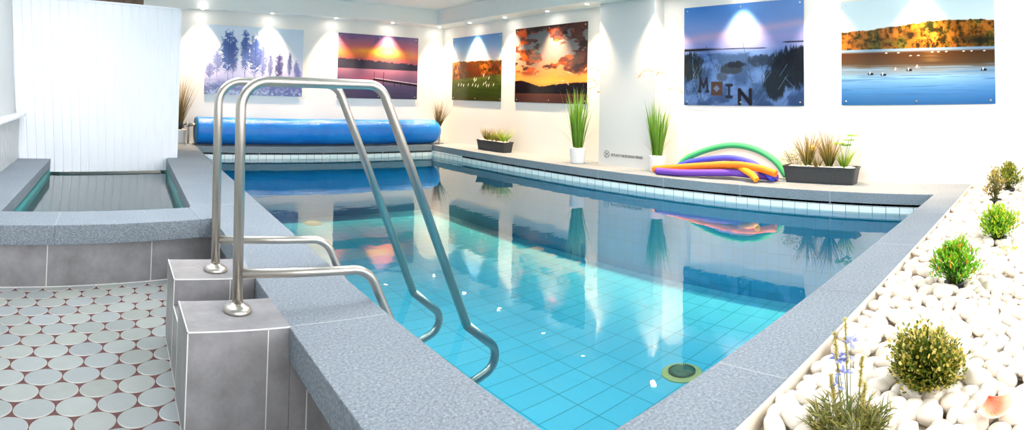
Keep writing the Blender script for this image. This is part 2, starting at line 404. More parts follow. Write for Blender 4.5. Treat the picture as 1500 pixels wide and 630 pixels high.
bm = bmesh.new()
for y in (-4.44, -5.57, -6.68, -7.80): add_box(bm, -.0015, .004, y-.0045, y+.0045, -H1+.004, -.003)
def seam(x0, y0, x1, y1, w=.004):
    d = Vector((x1-x0, y1-y0)).normalized(); q = Vector((-d.y, d.x))*w
    add_prism(bm, [(x0-q.x, y0-q.y), (x1-q.x, y1-q.y), (x1+q.x, y1+q.y), (x0+q.x, y0+q.y)], -.006, .0006)
seam(-4.06, near_in(-4.06)-.008, -4.06, near_out(-4.06)+.008); seam(-2.05, near_in(-2.05)-.008, -2.05, near_out(-2.05)+.008)
for y in (-7.54, -6.2): seam(xl(y)-.008, y, -5.245, y, .003)
seam(xl(-4.93)-.008, -4.93, sprx(-4.93)+.008, -4.93, .003)
seam(-6.45, fo(-6.45)+.008, -6.45, fi(-6.45)-.008, .003)
struct(bm_obj('trim_8', bm, M_joint))
# bed under the pebbles
M_bed = mat('cream bed edging', (.72, .64, .52, 1), .7, var=.08)
bm = bmesh.new()
add_prism(bm, [(-5.18, near_out(-5.18)), (.05, -9.252), (XW, -9.28), (XW, YN), (-5.18, YN)], -1.3, -.055)
add_prism(bm, [(-4.86, near_out(-4.86)), (.05, -9.252), (XW, -9.28), (XW, -9.292), (.05, -9.264), (-4.86, near_out(-4.86)-.012)], -.1, .006)
struct(bm_obj('pebble_bed', bm, M_bed))

# ------------------------------------------------------------------ tiled step blocks
def tiled_block(x0, x1, y0, y1, z1, label, joint=None):
    t = thing('step_block', label, 'step', ((x0+x1)/2, (y0+y1)/2, FLOOR))
    cx, cy = (x0+x1)/2, (y0+y1)/2
    def L(n, b, m, bev=0): return box_obj(n, (b[0]-cx, b[1]-cx, b[2]-cy, b[3]-cy, b[4]-FLOOR, b[5]-FLOOR), m, t, bev)
    L('tiled_body', (x0, x1, y0, y1, FLOOR, z1), M_tile)
    bm = bmesh.new(); e = .0035; q = .0012
    def bx(*b): add_box(bm, b[0]-cx, b[1]-cx, b[2]-cy, b[3]-cy, b[4]-FLOOR, b[5]-FLOOR)
    bx(x0-q, x1, y0-q, y0+e, z1-e, z1+q); bx(x0-q, x0+e, y0, y1, z1-e, z1+q); bx(x0-q, x0+e, y0-q, y0+e, FLOOR, z1)
    bx(x0, x1, y0-q, y0+e, FLOOR, FLOOR+.008); bx(x0-q, x0+e, y0, y1, FLOOR, FLOOR+.008)
    bx(x0-q, x0+e, y1-e, y1, FLOOR, z1)
    if joint: bx(joint-.002, joint+.002, y0-q, y0+e, FLOOR, z1)
    bm_obj('grout_line', bm, M_grout, t)
    return t
tiled_block(-5.715, -5.264, -7.55, -7.195, .0, 'front grey tiled block that carries the nearer handrail', -5.365)
tiled_block(-5.705, -5.264, -6.885, -6.53, .0, 'rear grey tiled block that carries the farther handrail', -5.40)
tiled_block(-5.705, -5.264, -7.192, -6.888, -.137, 'low grey tiled step between the two handrail blocks')
bm = bmesh.new()
add_box(bm, -5.262, -5.18, -7.55, -7.20, FLOOR, -.152); add_box(bm, -5.262, -5.18, -6.885, -6.53, FLOOR, -.152); add_box(bm, -5.262, -5.18, -7.192, -6.888, FLOOR, -.152)
struct(bm_obj('wall_infill', bm, M_tile))
bm = bmesh.new(); add_box(bm, -5.272, -5.258, -7.548, -7.197, -.02, -.001); add_box(bm, -5.268, -5.254, -6.883, -6.532, -.02, -.001)
struct(bm_obj('trim_7', bm, M_joint))
bm = bmesh.new()
for y0 in (-7.55, ): add_box(bm, -5.262, -5.256, y0-.003, y0+.004, -H1-.005, -.002); add_box(bm, -5.184, -5.179, y0-.0015, y0+.004, FLOOR, -H1); add_box(bm, -5.262, -5.18, y0-.0015, y0+.004, FLOOR, FLOOR+.008)
struct(bm_obj('trim_6', bm, M_grout))

# ------------------------------------------------------------------ handrails
def handrail(y, label):
    t = thing('pool_handrail', label, 'handrail', (-5.457, y, 0), 'stainless steel pool handrails')
    def P(x, z): return (x+5.457, 0, z)
    R = .0245
    path = fillet_path([P(-5.457, .0), P(-5.475, 1.068), P(-4.755, 1.068), P(-4.195, -.235)], [.13, .11], 12)
    tube_obj('upper_rail', path, R, M_steel, t, 24)
    path = fillet_path([P(-4.195, -.235), P(-3.90, -.475), P(-4.30, -.60), P(-4.79, -.72)], [.09, .02], 12)
    tube_obj('underwater_bend', path, R, M_steel, t, 24)
    path = fillet_path([P(-5.445, .172), P(-4.80, .150), P(-4.655, -.15), P(-4.655, -.30), P(-4.79, -.32)], [.14, .05, .03], 12)
    tube_obj('lower_rail', path, R*.9, M_steel, t, 24)
    bm = bmesh.new()
    add_lathe(bm, [(.066, 0), (.068, .006), (.064, .018), (.05, .028), (.033, .033), (.027, .040)], seg=40)
    bm_obj('floor_flange', bm, M_steel, t)
    return t
handrail(-7.335, 'nearer stainless steel handrail standing on the front tiled block')
handrail(-6.735, 'farther stainless steel handrail standing on the rear tiled block')

# ------------------------------------------------------------------ cover roller
def cover_mat():
    nt = NT('blue bubble cover'); co = nt.n('TexCoord').outputs['Object']
    n1 = nt.n('TexNoise', ins={'Vector': co, 'Scale': 3.5, 'Detail': 6., 'Roughness': .6})
    mp = nt.n('Mapping', ins={'Vector': co, 'Scale': (1, 6, 6)})
    n3 = nt.n('TexNoise', ins={'Vector': mp.outputs[0], 'Scale': 5, 'Detail': 4.})
    c = ramp(nt, n1.outputs[0], [(.28, (.003, .14, .54, 1)), (.5, (.004, .20, .68, 1)), (.75, (.02, .25, .68, 1))])
    v = nt.n('TexVoronoi', ins={'Vector': co, 'Scale': 70.})
    h = nt.n('Math', operation='ADD', ins={0: v.outputs['Distance'], 1: n3.outputs[0]})
    bp = nt.n('Bump', ins={'Height': h.outputs[0], 'Strength': .35, 'Distance': .012})
    b = nt.n('BsdfPrincipled', ins={'Base Color': c, 'Roughness': .28, 'Normal': bp.outputs[0]})
    return nt.fin(b.outputs[0])
M_cover = cover_mat()
t = thing('pool_cover_roller', 'long blue rolled-up pool cover on its reel at the far end', 'pool cover', (-2.18, .25, 0))
bm = bmesh.new(); NX, NA = 150, 72; L0, L1 = -4.61+2.18, .27+2.18; rings = []
for i in range(NX+1):
    s = i/NX; x = L0+(L1-L0)*s
    endr = 1-.42*max(0, (s-.965)/.035)**2.2
    ring = []
    for k in range(NA):
        a = 2*PI*k/NA
        nz = noise.noise(Vector((x*2.2, math.cos(a)*1.3, math.sin(a)*1.3)))*.006+noise.noise(Vector((x*.9+k*.01, 3, 1)))*.004
        r = (.232+nz+(.012*(1-k/NA)))*endr
        ring.append(bm.verts.new((x, math.cos(a)*r, .247+math.sin(a)*r+(.03*(1-endr)))))
    rings.append(ring)
for a, b in zip(rings, rings[1:]):
    for k in range(NA): bm.faces.new((a[k], b[k], b[(k+1) % NA], a[(k+1) % NA])).smooth = True
bm.faces.new(rings[0]); bm.faces.new(rings[-1][::-1])
rc = bm_obj('rolled_cover', bm, M_cover, t)
# layered roll end
bm = bmesh.new()
for r in (.225, .205, .185, .165): add_tube(bm, [(L0-.012, math.cos(a)*r, .247+math.sin(a)*r) for a in [2*PI*i/48 for i in range(49)]], .006, 6, cap=False)
bm_obj('roll_layers', bm, mat('dark teal foil edge', (.02, .20, .30, 1), .4), rc)
tube_obj('axle', [(L0-.16, 0, .345), (L0+.1, 0, .345)], .03, M_steel, t, 20)
tube_obj('axle', [(L1-.06, 0, .30), (L1+.06, 0, .30)], .024, M_steel, t, 20)
for x, h in ((L0-.135, .345), (L1+.047, .30)):
    bm = bmesh.new(); add_tube(bm, [(x, 0, .012), (x, 0, h)], .017, 14); add_box(bm, x-.045, x+.045, -.09, .09, 0, .014)
    bm_obj('stand_leg', bm, M_leg, t)
bm = bmesh.new(); add_lathe(bm, [(.045, 0), (.045, .05)], seg=20); o = bm_obj('crank_hub', bm, M_steel, t); o.rotation_euler = (0, -PI/2, 0); o.location = (L0-.13, 0, .345)
tube_obj('crank', [(L0-.16, 0, .345), (L0-.22, 0, .345), (L0-.22, .0, .30), (L0-.26, 0, .29)], .012, M_black, t, 10)

# ------------------------------------------------------------------ wall prints
def up(g, H, W):
    h, w = g.shape; y = np.linspace(0, h-1, H); x = np.linspace(0, w-1, W)
    y0 = np.floor(y).astype(int).clip(0, h-2); x0 = np.floor(x).astype(int).clip(0, w-2); fy = y-y0; fx = x-x0
    fy = fy*fy*(3-2*fy); fx = fx*fx*(3-2*fx); fy = fy[:, None]; fx = fx[None]
    return (g[y0][:, x0]*(1-fy)*(1-fx)+g[y0+1][:, x0]*fy*(1-fx)+g[y0][:, x0+1]*(1-fy)*fx+g[y0+1][:, x0+1]*fy*fx)
def fbm(H, W, nx, ny, oc=5, r=.55):
    o = np.zeros((H, W)); a = 1; s = 0
    for i in range(oc):
        hh = min(ny*2**i+2, H); ww = min(nx*2**i+2, W)
        o += a*up(rng.random((hh, ww)), H, W); s += a; a *= r
    return o/s
def ss(a, b, x): t = np.clip((x-a)/(b-a), 0, 1); return t*t*(3-2*t)
def mix(c, d, k): return c*(1-k[..., None])+np.array(d, float)*k[..., None]
def grad(t, stops):
    out = np.zeros(t.shape+(3,))
    for i in range(3): out[..., i] = np.interp(t, [s[0] for s in stops], [s[1][i] for s in stops])
    return out
GW, GH = 300, 210
Sx, Ty = np.meshgrid(np.linspace(0, 1, GW), np.linspace(0, 1, GH))
def line(img, x0, y0, x1, y1, wid, col, asp=1.45):
    dx, dy = (x1-x0)*asp, y1-y0; L = dx*dx+dy*dy+1e-9
    k = np.clip((((Sx-x0)*asp)*dx+(Ty-y0)*dy)/L, 0, 1)
    d = np.hypot((Sx-x0)*asp-k*dx, Ty-y0-k*dy)
    return mix(img, col, 1-ss(wid*.5, wid*1.1, d))
def pic_frost():
    im = grad(Ty, [(0, (150, 165, 215)), (.1, (196, 200, 236)), (.3, (222, 220, 248)), (.55, (238, 242, 252)), (1, (226, 240, 252))])
    n = fbm(GH, GW, 5, 4)
    im = mix(im, (120, 135, 190), ss(.28, .0, Ty+(n-.5)*.3)*.7)
    im = mix(im, (196, 214, 236), ss(.10, .04, Ty+(n-.5)*.04)*.8)
    f = fbm(GH, GW, 44, 32, 3, .7)
    def tree(cx, base, top, wid, dens, col):
        nonlocal im
        im = line(im, cx, base, cx+.004, top-.05, .004, col)
        h = top-base
        for k in range(34):
            t0 = .22+.75*k/34; y = base+h*t0; w = wid*math.sin(PI*min(1, .15+t0*.83))*(.6+.4*rng.random()); sg = 1 if k % 2 else -1
            im = line(im, cx, y-.02, cx+sg*w, y+.02+.03*rng.random(), .0032, col)
        e = ((Sx-cx)/wid)**2+((Ty-(base+h*.64))/(h*.40))**2
        im = mix(im, col, ss(1.1, .35, e+(f-.5)*2.2*1.0)*dens)
    for a in ((.23, .18, .90, .085, .75, (52, 98, 178)), (.12, .25, .62, .06, .6, (120, 140, 200)), (.28, .2, .78, .05, .6, (66, 104, 178)), (.40, .18, .92, .05, .7, (58, 100, 182)),
              (.50, .15, .84, .075, .75, (56, 88, 168)), (.58, .18, .76, .05, .6, (105, 125, 190)), (.66, .2, .62, .03, .5, (120, 128, 185)), (.75, .15, .62, .045, .6, (64, 70, 136)), (.86, .25, .62, .028, .45, (110, 125, 180)),
              (.05, .2, .45, .05, .5, (130, 140, 196)), (.95, .18, .42, .04, .5, (140, 150, 205)), (.93, .3, .5, .03, .4, (150, 160, 210))): tree(*a)
    im = mix(im, (96, 112, 170), ss(.26, .08, Ty)*ss(.35, .6, f)*.7)
    return im
def pic_jetty():
    im = grad(Ty, [(0, (88, 84, 118)), (.2, (104, 96, 134)), (.42, (188, 138, 166)), (.47, (206, 150, 172)), (.56, (196, 110, 140)), (.68, (250, 150, 96)), (.78, (222, 130, 140)), (1, (140, 124, 172))])
    n = fbm(GH, GW, 5, 14)
    im = mix(im, (255, 196, 90), np.exp(-((Sx-.5)/.35)**2-((Ty-.74)/.06)**2)*.95*(.5+n))
    im = mix(im, (255, 236, 170), np.exp(-((Sx-.6)/.12)**2-((Ty-.74)/.05)**2)*.8)
    im = mix(im, (128, 108, 160), ss(.55, .75, n)*ss(.8, .95, Ty)*.6)
    hl = .62-.06*Sx+.03*(fbm(GH, GW, 30, 2)-.5)*1.5
    hill = (Ty < hl+(fbm(GH, GW, 60, 2, 3)-.5)*.03) & (Ty > .46)
    im = mix(im, (70, 74, 98), ss(0, 1, hill*1.)*.95)
    im = mix(im, (214, 120, 150), np.exp(-((Sx-.35)/.25)**2)*ss(.44, .3, Ty)*ss(.15, .35, Ty)*.7)
    im = mix(im, (80, 76, 108), ss(.55, .8, fbm(GH, GW, 4, 60))*ss(.3, .1, Ty)*.5)
    im = line(im, .44, .305, 1.0, .225, .018, (40, 36, 46)); im = line(im, .44, .325, 1.0, .25, .008, (222, 205, 225))
    for x in (.445, .56, .7, .78, .9): im = line(im, x, .42 if x < .6 else .27, x, .2, .005, (36, 32, 42))
    return im
def pic_meadow():
    im = grad(Ty, [(0, (70, 84, 24)), (.2, (86, 104, 34)), (.36, (120, 132, 48)), (.56, (160, 120, 70)), (.62, (225, 235, 240)), (.8, (176, 210, 238)), (1, (112, 168, 224))])
    f = fbm(GH, GW, 26, 16, 4, .7); g = fbm(GH, GW, 5, 3)
    top = .60+.05*fbm(GH, GW, 14, 2)-.02
    w = ss(-.004, .004, top-Ty)*ss(.30+.08*Sx, .34+.08*Sx, Ty)
    im = mix(im, (120, 62, 30), w); im = mix(im, (214, 140, 30), w*ss(.45, .62, f)*ss(.4, .6, g)); im = mix(im, (70, 74, 24), w*ss(.5, .35, f)*.8); im = mix(im, (170, 66, 36), w*ss(.55, .68, f)*ss(.6, .9, Sx)*.8)
    gr = ss(.36, .33, Ty-.06*Sx); im = mix(im, (60, 78, 18), gr*ss(.45, .6, fbm(GH, GW, 6, 60))*.5); im = mix(im, (98, 80, 30), ss(.1, 0, Ty)*.6)
    for x, y in ((.14, .23), (.2, .23), (.25, .22), (.35, .23), (.44, .23), (.5, .22), (.55, .21), (.66, .24), (.7, .26), (.72, .22), (.76, .22), (.85, .23), (.47, .32), (.51, .31), (.66, .37), (.76, .33), (.48, .29)):
        im = line(im, x, y, x+.012, y+.03, .011, (246, 242, 225))
    return im
def pic_clouds():
    im = grad(Ty, [(0, (74, 48, 44)), (.1, (98, 62, 56)), (.2, (226, 120, 50)), (.28, (255, 186, 84)), (.40, (246, 176, 110)), (.6, (176, 164, 160)), (1, (128, 132, 138))])
    for k, (cx, cy, r) in enumerate(((.45, .25, .3),)): im = mix(im, (255, 214, 110), np.exp(-((Sx-cx)/r)**2-((Ty-cy)/.09)**2)*.8)
    n = fbm(GH, GW, 4, 7, 6, .6); m = fbm(GH, GW, 7, 9, 5, .6)
    cl = ss(.5, .56, n+.12*np.exp(-((Ty-.48)/.09)**2)+.12*ss(.7, 1, Ty)*ss(.7, .0, Sx)+.1*ss(.5, 1, Sx)*ss(.4, .6, Ty)-.16*np.exp(-((Sx-.55)/.2)**2-((Ty-.68)/.1)**2))*ss(.33, .42, Ty)
    im = mix(im, (112, 62, 52), cl*.9); im = mix(im, (232, 100, 40), cl*ss(.5, .62, m)*ss(.9, .3, Sx)*.95); im = mix(im, (64, 46, 48), cl*ss(.48, .38, m)*.8)
    im = mix(im, (255, 150, 60), cl*ss(.6, .7, m)*.6)
    top = .235+.05*np.exp(-((Sx-.08)/.16)**2)-.03*np.exp(-((Sx-.4)/.12)**2)+.012*fbm(GH, GW, 40, 2, 3)+.02*ss(.6, .9, Sx)
    im = mix(im, (30, 20, 22), ss(-.004, .004, top-Ty)*ss(.115, .125, Ty))
    im = mix(im, (140, 78, 60), ss(.12, .1, Ty)*np.exp(-((Sx-.4)/.3)**2)*.6)
    return im
FONT = {'M': ['#...#', '##.##', '#.#.#', '#.#.#', '#...#', '#...#', '#...#'], 'I': ['###', '.#.', '.#.', '.#.', '.#.', '.#.', '###'],
        'N': ['#...#', '##..#', '##..#', '#.#.#', '#..##', '#..##', '#...#']}
def glyph(img, ch, x0, y0, x1, y1, col):
    rows = FONT[ch]; nr, nc = len(rows), len(rows[0])
    for r, row in enumerate(rows):
        for c, k in enumerate(row):
            if k != '#': continue
            a0 = x0+(x1-x0)*c/nc; a1 = x0+(x1-x0)*(c+1)/nc; b1 = y1-(y1-y0)*r/nr; b0 = y1-(y1-y0)*(r+1)/nr
            img = mix(img, col, ((Sx >= a0-.001) & (Sx <= a1+.001) & (Ty >= b0-.002) & (Ty <= b1+.002))*1.)
    return img
def pic_beach():
    im = grad(Ty, [(0, (60, 88, 140)), (.25, (92, 124, 178)), (.5, (112, 140, 196)), (.57, (168, 168, 220)), (.66, (190, 176, 224)), (.78, (160, 176, 228)), (1, (96, 158, 226))])
    im = mix(im, (222, 186, 216), np.exp(-((Ty-.66-.12*Sx)/.04)**2)*.7)
    n = fbm(GH, GW, 5, 6, 5, .6); f = fbm(GH, GW, 50, 12, 3, .7)
    land = ss(.52, .515, Ty)
    im = mix(im, (134, 160, 212), land*ss(.45, .65, n)*.7); im = mix(im, (58, 82, 124), land*ss(.5, .35, n)*.6)
    im = mix(im, (18, 20, 30), ss(.006, .002, abs(Ty-.565+.018*Sx+.0*n))*1.*ss(.72, .68, Sx)+0*n); im = mix(im, (20, 22, 32), np.exp(-((Ty-.56)/.012)**2)*ss(.35, .15, Sx)*.95)
    im = mix(im, (20, 22, 40), np.exp(-((Ty-.60)/.006)**2)*ss(.82, .88, Sx))
    def blob(cx, cy, rx, ry, col, k=1.):
        nonlocal im
        e = ((Sx-cx)/rx)**2+((Ty-cy)/ry)**2; im = mix(im, col, ss(1.1, .5, e+(f-.5)*1.2)*k)
    blob(.04, .40, .15, .15, (34, 44, 60)); blob(.07, .36, .1, .1, (50, 60, 72), .8); blob(.9, .35, .2, .2, (26, 36, 54)); blob(.97, .45, .12, .12, (22, 30, 46)); blob(.78, .2, .1, .16, (36, 48, 64)); blob(.66, .43, .12, .06, (44, 58, 84), .8)
    blob(.42, .36, .12, .055, (58, 66, 84), .9); blob(.46, .40, .10, .035, (34, 40, 58), .9); blob(.34, .28, .05, .05, (74, 84, 106), .7)
    for k in range(60):
        x = rng.choice([rng.uniform(.6, 1), rng.uniform(.02, .2)]); y = rng.uniform(.0, .3); im = line(im, x, y, x+rng.uniform(-.1, .14), y+rng.uniform(.1, .26), .0022, (40, 54, 70) if k % 3 else (120, 140, 170))
    for a in ((.28, .42, .38, .12), (.5, .7, .62, .08), (.02, .25, .2, .02), (.2, .6, .3, .3)): im = line(im, a[0], a[1], a[2], a[3], .003, (70, 84, 110))
    def strokes(segs, x0, y0, x1, y1, w, col):
        nonlocal im
        for a in segs: im = line(im, x0+(x1-x0)*a[0], y0+(y1-y0)*a[1], x0+(x1-x0)*a[2], y0+(y1-y0)*a[3], w, col)
    im = im*np.array((.9, .98, .98))
    strokes(((0, 0, .08, 1), (.08, 1, .5, .35), (.5, .35, .9, 1), (.9, 1, 1, 0), (-.12, 0, .14, 0), (.86, 0, 1.12, 0)), .145, .14, .215, .27, .017, (38, 44, 64))
    im = mix(im, (84, 66, 58), ((Sx > .245) & (Sx < .345) & (Ty > .10) & (Ty < .235))*1.); im = mix(im, (110, 128, 160), ((abs(Sx-.295)/.028+abs(Ty-.168)/.035) < 1)*1.)
    strokes(((.5, 0, .5, 1), (0, 0, 1, 0), (0, 1, 1, 1)), .38, .085, .425, .20, .017, (36, 42, 60)); strokes(((0, 0, 0, 1), (0, 1, 1, 0), (1, 0, 1, 1)), .49, .02, .58, .15, .024, (16, 18, 28))
    return im
def pic_lake():
    im = grad(Ty, [(0, (62, 128, 186)), (.12, (96, 160, 214)), (.26, (164, 206, 236)), (.33, (156, 168, 176)), (.385, (112, 86, 58)), (.49, (104, 66, 34)), (.51, (170, 190, 208)), (.53, (150, 190, 216)), (.54, (240, 250, 252)), (1, (226, 246, 252))])  # sky stops raised towards white, glare on the print put into its colour
    f = fbm(GH, GW, 34, 22, 4, .75); g = fbm(GH, GW, 8, 4, 3); w = fbm(GH, GW, 3, 90, 3)
    top = .70+.085*ss(0, .75, Sx)+.014*(fbm(GH, GW, 26, 2, 4)-.5)*2-.015*ss(.85, 1, Sx)
    t = ss(-.004, .004, top-Ty)*ss(.528, .532, Ty)
    im = mix(im, (150, 92, 26), t); im = mix(im, (94, 98, 34), t*ss(.45, .6, g)*.9); im = mix(im, (208, 140, 50), t*ss(.44, .66, f)*.85)
    im = mix(im, (232, 172, 70), t*np.exp(-((Sx-.6)/.09)**2-((Ty-.62)/.09)**2)*ss(.35, .55, f)); im = mix(im, (44, 46, 20), t*ss(.48, .30, f)*.8); im = mix(im, (36, 40, 30), t*np.exp(-((Sx-.9)/.10)**2-((Ty-.59)/.045)**2)*.9); im = mix(im, (50, 40, 24), t*np.exp(-((Sx-.46)/.04)**2-((Ty-.66)/.03)**2)*.9)
    im = mix(im, (98, 112, 44), t*np.exp(-((Sx-.3)/.16)**2-((Ty-.58)/.05)**2)*ss(.4, .6, f)*.9)
    im = mix(im, (226, 190, 120), ((Ty < .50) & (Ty > .4))*np.exp(-((Sx-.6)/.06)**2)*.6*w)
    im = mix(im, (84, 134, 186), ss(.55, .7, w)*ss(.42, .3, Ty)*.45); im = mix(im, (172, 208, 232), ss(.5, .65, w)*ss(.28, .34, Ty)*ss(.40, .34, Ty)*.7)
    for x, y, c in ((.2, .295, 1), (.285, .285, 1), (.37, .33, 0), (.455, .325, 1), (.93, .315, 1), (.51, .35, 2)):
        im = line(im, x-.012, y, x+.012, y, .012, (34, 34, 40) if c == 1 else (170, 170, 176)); im = line(im, x-.006, y, x-.004, y+.018, .007, (240, 240, 240))
    for x in (.46, .51, .3, .38, .6, .64, .69, .8, .85, .93): im = line(im, x, .49 if x not in (.46, .51) else .46, x+.01, .49 if x not in (.46, .51) else .46, .005, (250, 244, 235))
    return im
def print_mat():
    nt = NT('acrylic photo print'); at = nt.n('Attribute', attribute_name='paint')
    b = nt.n('BsdfPrincipled', ins={'Base Color': at.outputs['Color'], 'Roughness': .12, 'Specular IOR Level': .25})
    return nt.fin(b.outputs[0])
M_print = print_mat(); M_edge = mat('clear acrylic edge', (.6, .66, .68, 1), .2)
def wall_print(img, p0, p1, z0, z1, nrm, label, top_screws=3):
    # p0,p1: lower corners (x,y) left and right as seen; nrm: unit vector into the room
    p0 = Vector((*p0, z0)); p1 = Vector((*p1, z0)); n = Vector((*nrm, 0)); off = .02
    t = thing('wall_print', label, 'picture', (p0+p1)/2+n*0.0)
    base = (p0+p1)/2; d = p1-p0; W = d.length; H = z1-z0; u = d.normalized()
    o0 = -d/2+n*off
    V = [o0+u*(W*i/(GW-1))+Vector((0, 0, H*j/(GH-1))) for j in range(GH) for i in range(GW)]
    F = [(j*GW+i, j*GW+i+1, (j+1)*GW+i+1, (j+1)*GW+i) for j in range(GH-1) for i in range(GW-1)]
    fmi = [0]*len(F); s = len(V); B = [V[0], V[GW-1], V[GW*GH-1], V[GW*(GH-1)]]
    cols = np.ones((s, 4)); a = np.clip(img, 0, 255)/255.
    a = np.where(a <= .04045, a/12.92, ((a+.055)/1.055)**2.4); cols[:, :3] = a.reshape(-1, 3)*(.42+.40*a.reshape(-1, 3))
    V += [b-n*.006 for b in B]+list(B)
    for k in range(4): F.append((s+k, s+(k+1) % 4, s+4+(k+1) % 4, s+4+k)); fmi.append(1)
    F.append((s+3, s+2, s+1, s)); fmi.append(1)
    o = mesh_obj('print_panel', V, F, None, t, mats=[M_print, M_edge], fm=fmi)
    setcol(o.data, np.vstack([cols, np.ones((8, 4))]))
    for sx in (.03, .5, .97):
        for sz in (.035, .965):
            bm = bmesh.new(); add_lathe(bm, [(.012, -off), (.012, .002), (.009, .005)], seg=14)
            q = bm_obj('screw', bm, M_screw, t)
            q.location = o0+u*(W*sx)+Vector((0, 0, H*sz))
            q.rotation_euler = n.to_track_quat('Z', 'Y').to_euler()
NF = Vector((.0226, -1, 0)).normalized()[:2]; NR = (-1, 0)
wall_print(pic_frost(), (-4.42, yfar(-4.42)), (-2.50, yfar(-2.5)), .892, 2.186, NF, 'wall picture of pale blue frosted trees in mist')
wall_print(pic_jetty(), (-1.765, yfar(-1.765)), (.085, yfar(.085)), .886, 2.19, NF, 'wall picture of a pink sunset over a lake with dark jetty')
wall_print(pic_meadow(), (XW, .44), (XW, -1.27), .896, 2.209, NR, 'wall picture of a green meadow with white birds before autumn woods')
wall_print(pic_clouds(), (XW, -1.675), (XW, -3.515), .898, 2.24, NR, 'wall picture of fiery orange clouds above dark hills')
wall_print(pic_beach(), (XW, -5.385), (XW, -7.20), .916, 2.28, NR, 'wall picture of blue dusk dunes with the letters MOIN')
wall_print(pic_lake(), (XW, -7.695), (XW, -9.566), .927, 2.20, NR, 'wall picture of an autumn forest across a blue lake with ducks')

# sign on the pillar
t = thing('pillar_sign', 'small dark lettering and round no-jumping symbol low on the pale pillar', 'sign', (.5285, -4.04, .16))
bm = bmesh.new()
def ringmesh(bm, r0, r1, n=40):
    a = [[bm.verts.new((-.0006, -math.cos(2*PI*i/n)*r-.085, math.sin(2*PI*i/n)*r)) for i in range(n)] for r in (r0, r1)]
    for i in range(n): bm.faces.new((a[0][i], a[0][(i+1) % n], a[1][(i+1) % n], a[1][i]))
ringmesh(bm, .047, .056)
def stroke(bm, y0, z0, y1, z1, w):
    d = Vector((0, y1-y0, z1-z0)).normalized(); q = Vector((0, -d.z, d.y))*w
    a = Vector((-.0006, y0, z0)); b = Vector((-.0006, y1, z1)); bm.faces.new([bm.verts.new(v) for v in (a-q, b-q, b+q, a+q)])
stroke(bm, -.085+.036, -.036, -.085-.036, .036, .0035)
for s in ((-.055, .02, -.085, .0, .007), (-.085, .0, -.11, .006, .006), (-.075, .03, -.068, .03, .008), (-.10, -.015, -.125, -.02, .005), (-.06, -.028, -.09, -.03, .003)): stroke(bm, *s)
bm_obj('symbol', bm, M_letter, t)
def text_mesh(body, size, name, m, parent, wscale=1.):
    cu = bpy.data.curves.new('txt', 'FONT'); cu.body = body; cu.size = size; cu.align_x = 'LEFT'; cu.align_y = 'CENTER'; cu.resolution_u = 2; cu.offset = .0018
    ob = bpy.data.objects.new('txt', cu); C.objects.link(ob); bpy.context.view_layer.update()
    me = bpy.data.meshes.new_from_object(ob.evaluated_get(bpy.context.evaluated_depsgraph_get())); bpy.data.objects.remove(ob)
    me.materials.clear(); me.materials.append(m); o = bpy.data.objects.new(name, me); C.objects.link(o); o.parent = parent; return o
o = text_mesh('BITTE NICHT VOM BECKENRAND SPRINGEN', .056, 'lettering', M_letter, t)
w = max(v.co.x for v in o.data.vertices)
o.rotation_euler = (PI/2, 0, -PI/2); o.location = (-.001, -.175, -.008); o.scale = (.60/w, 1, 1)

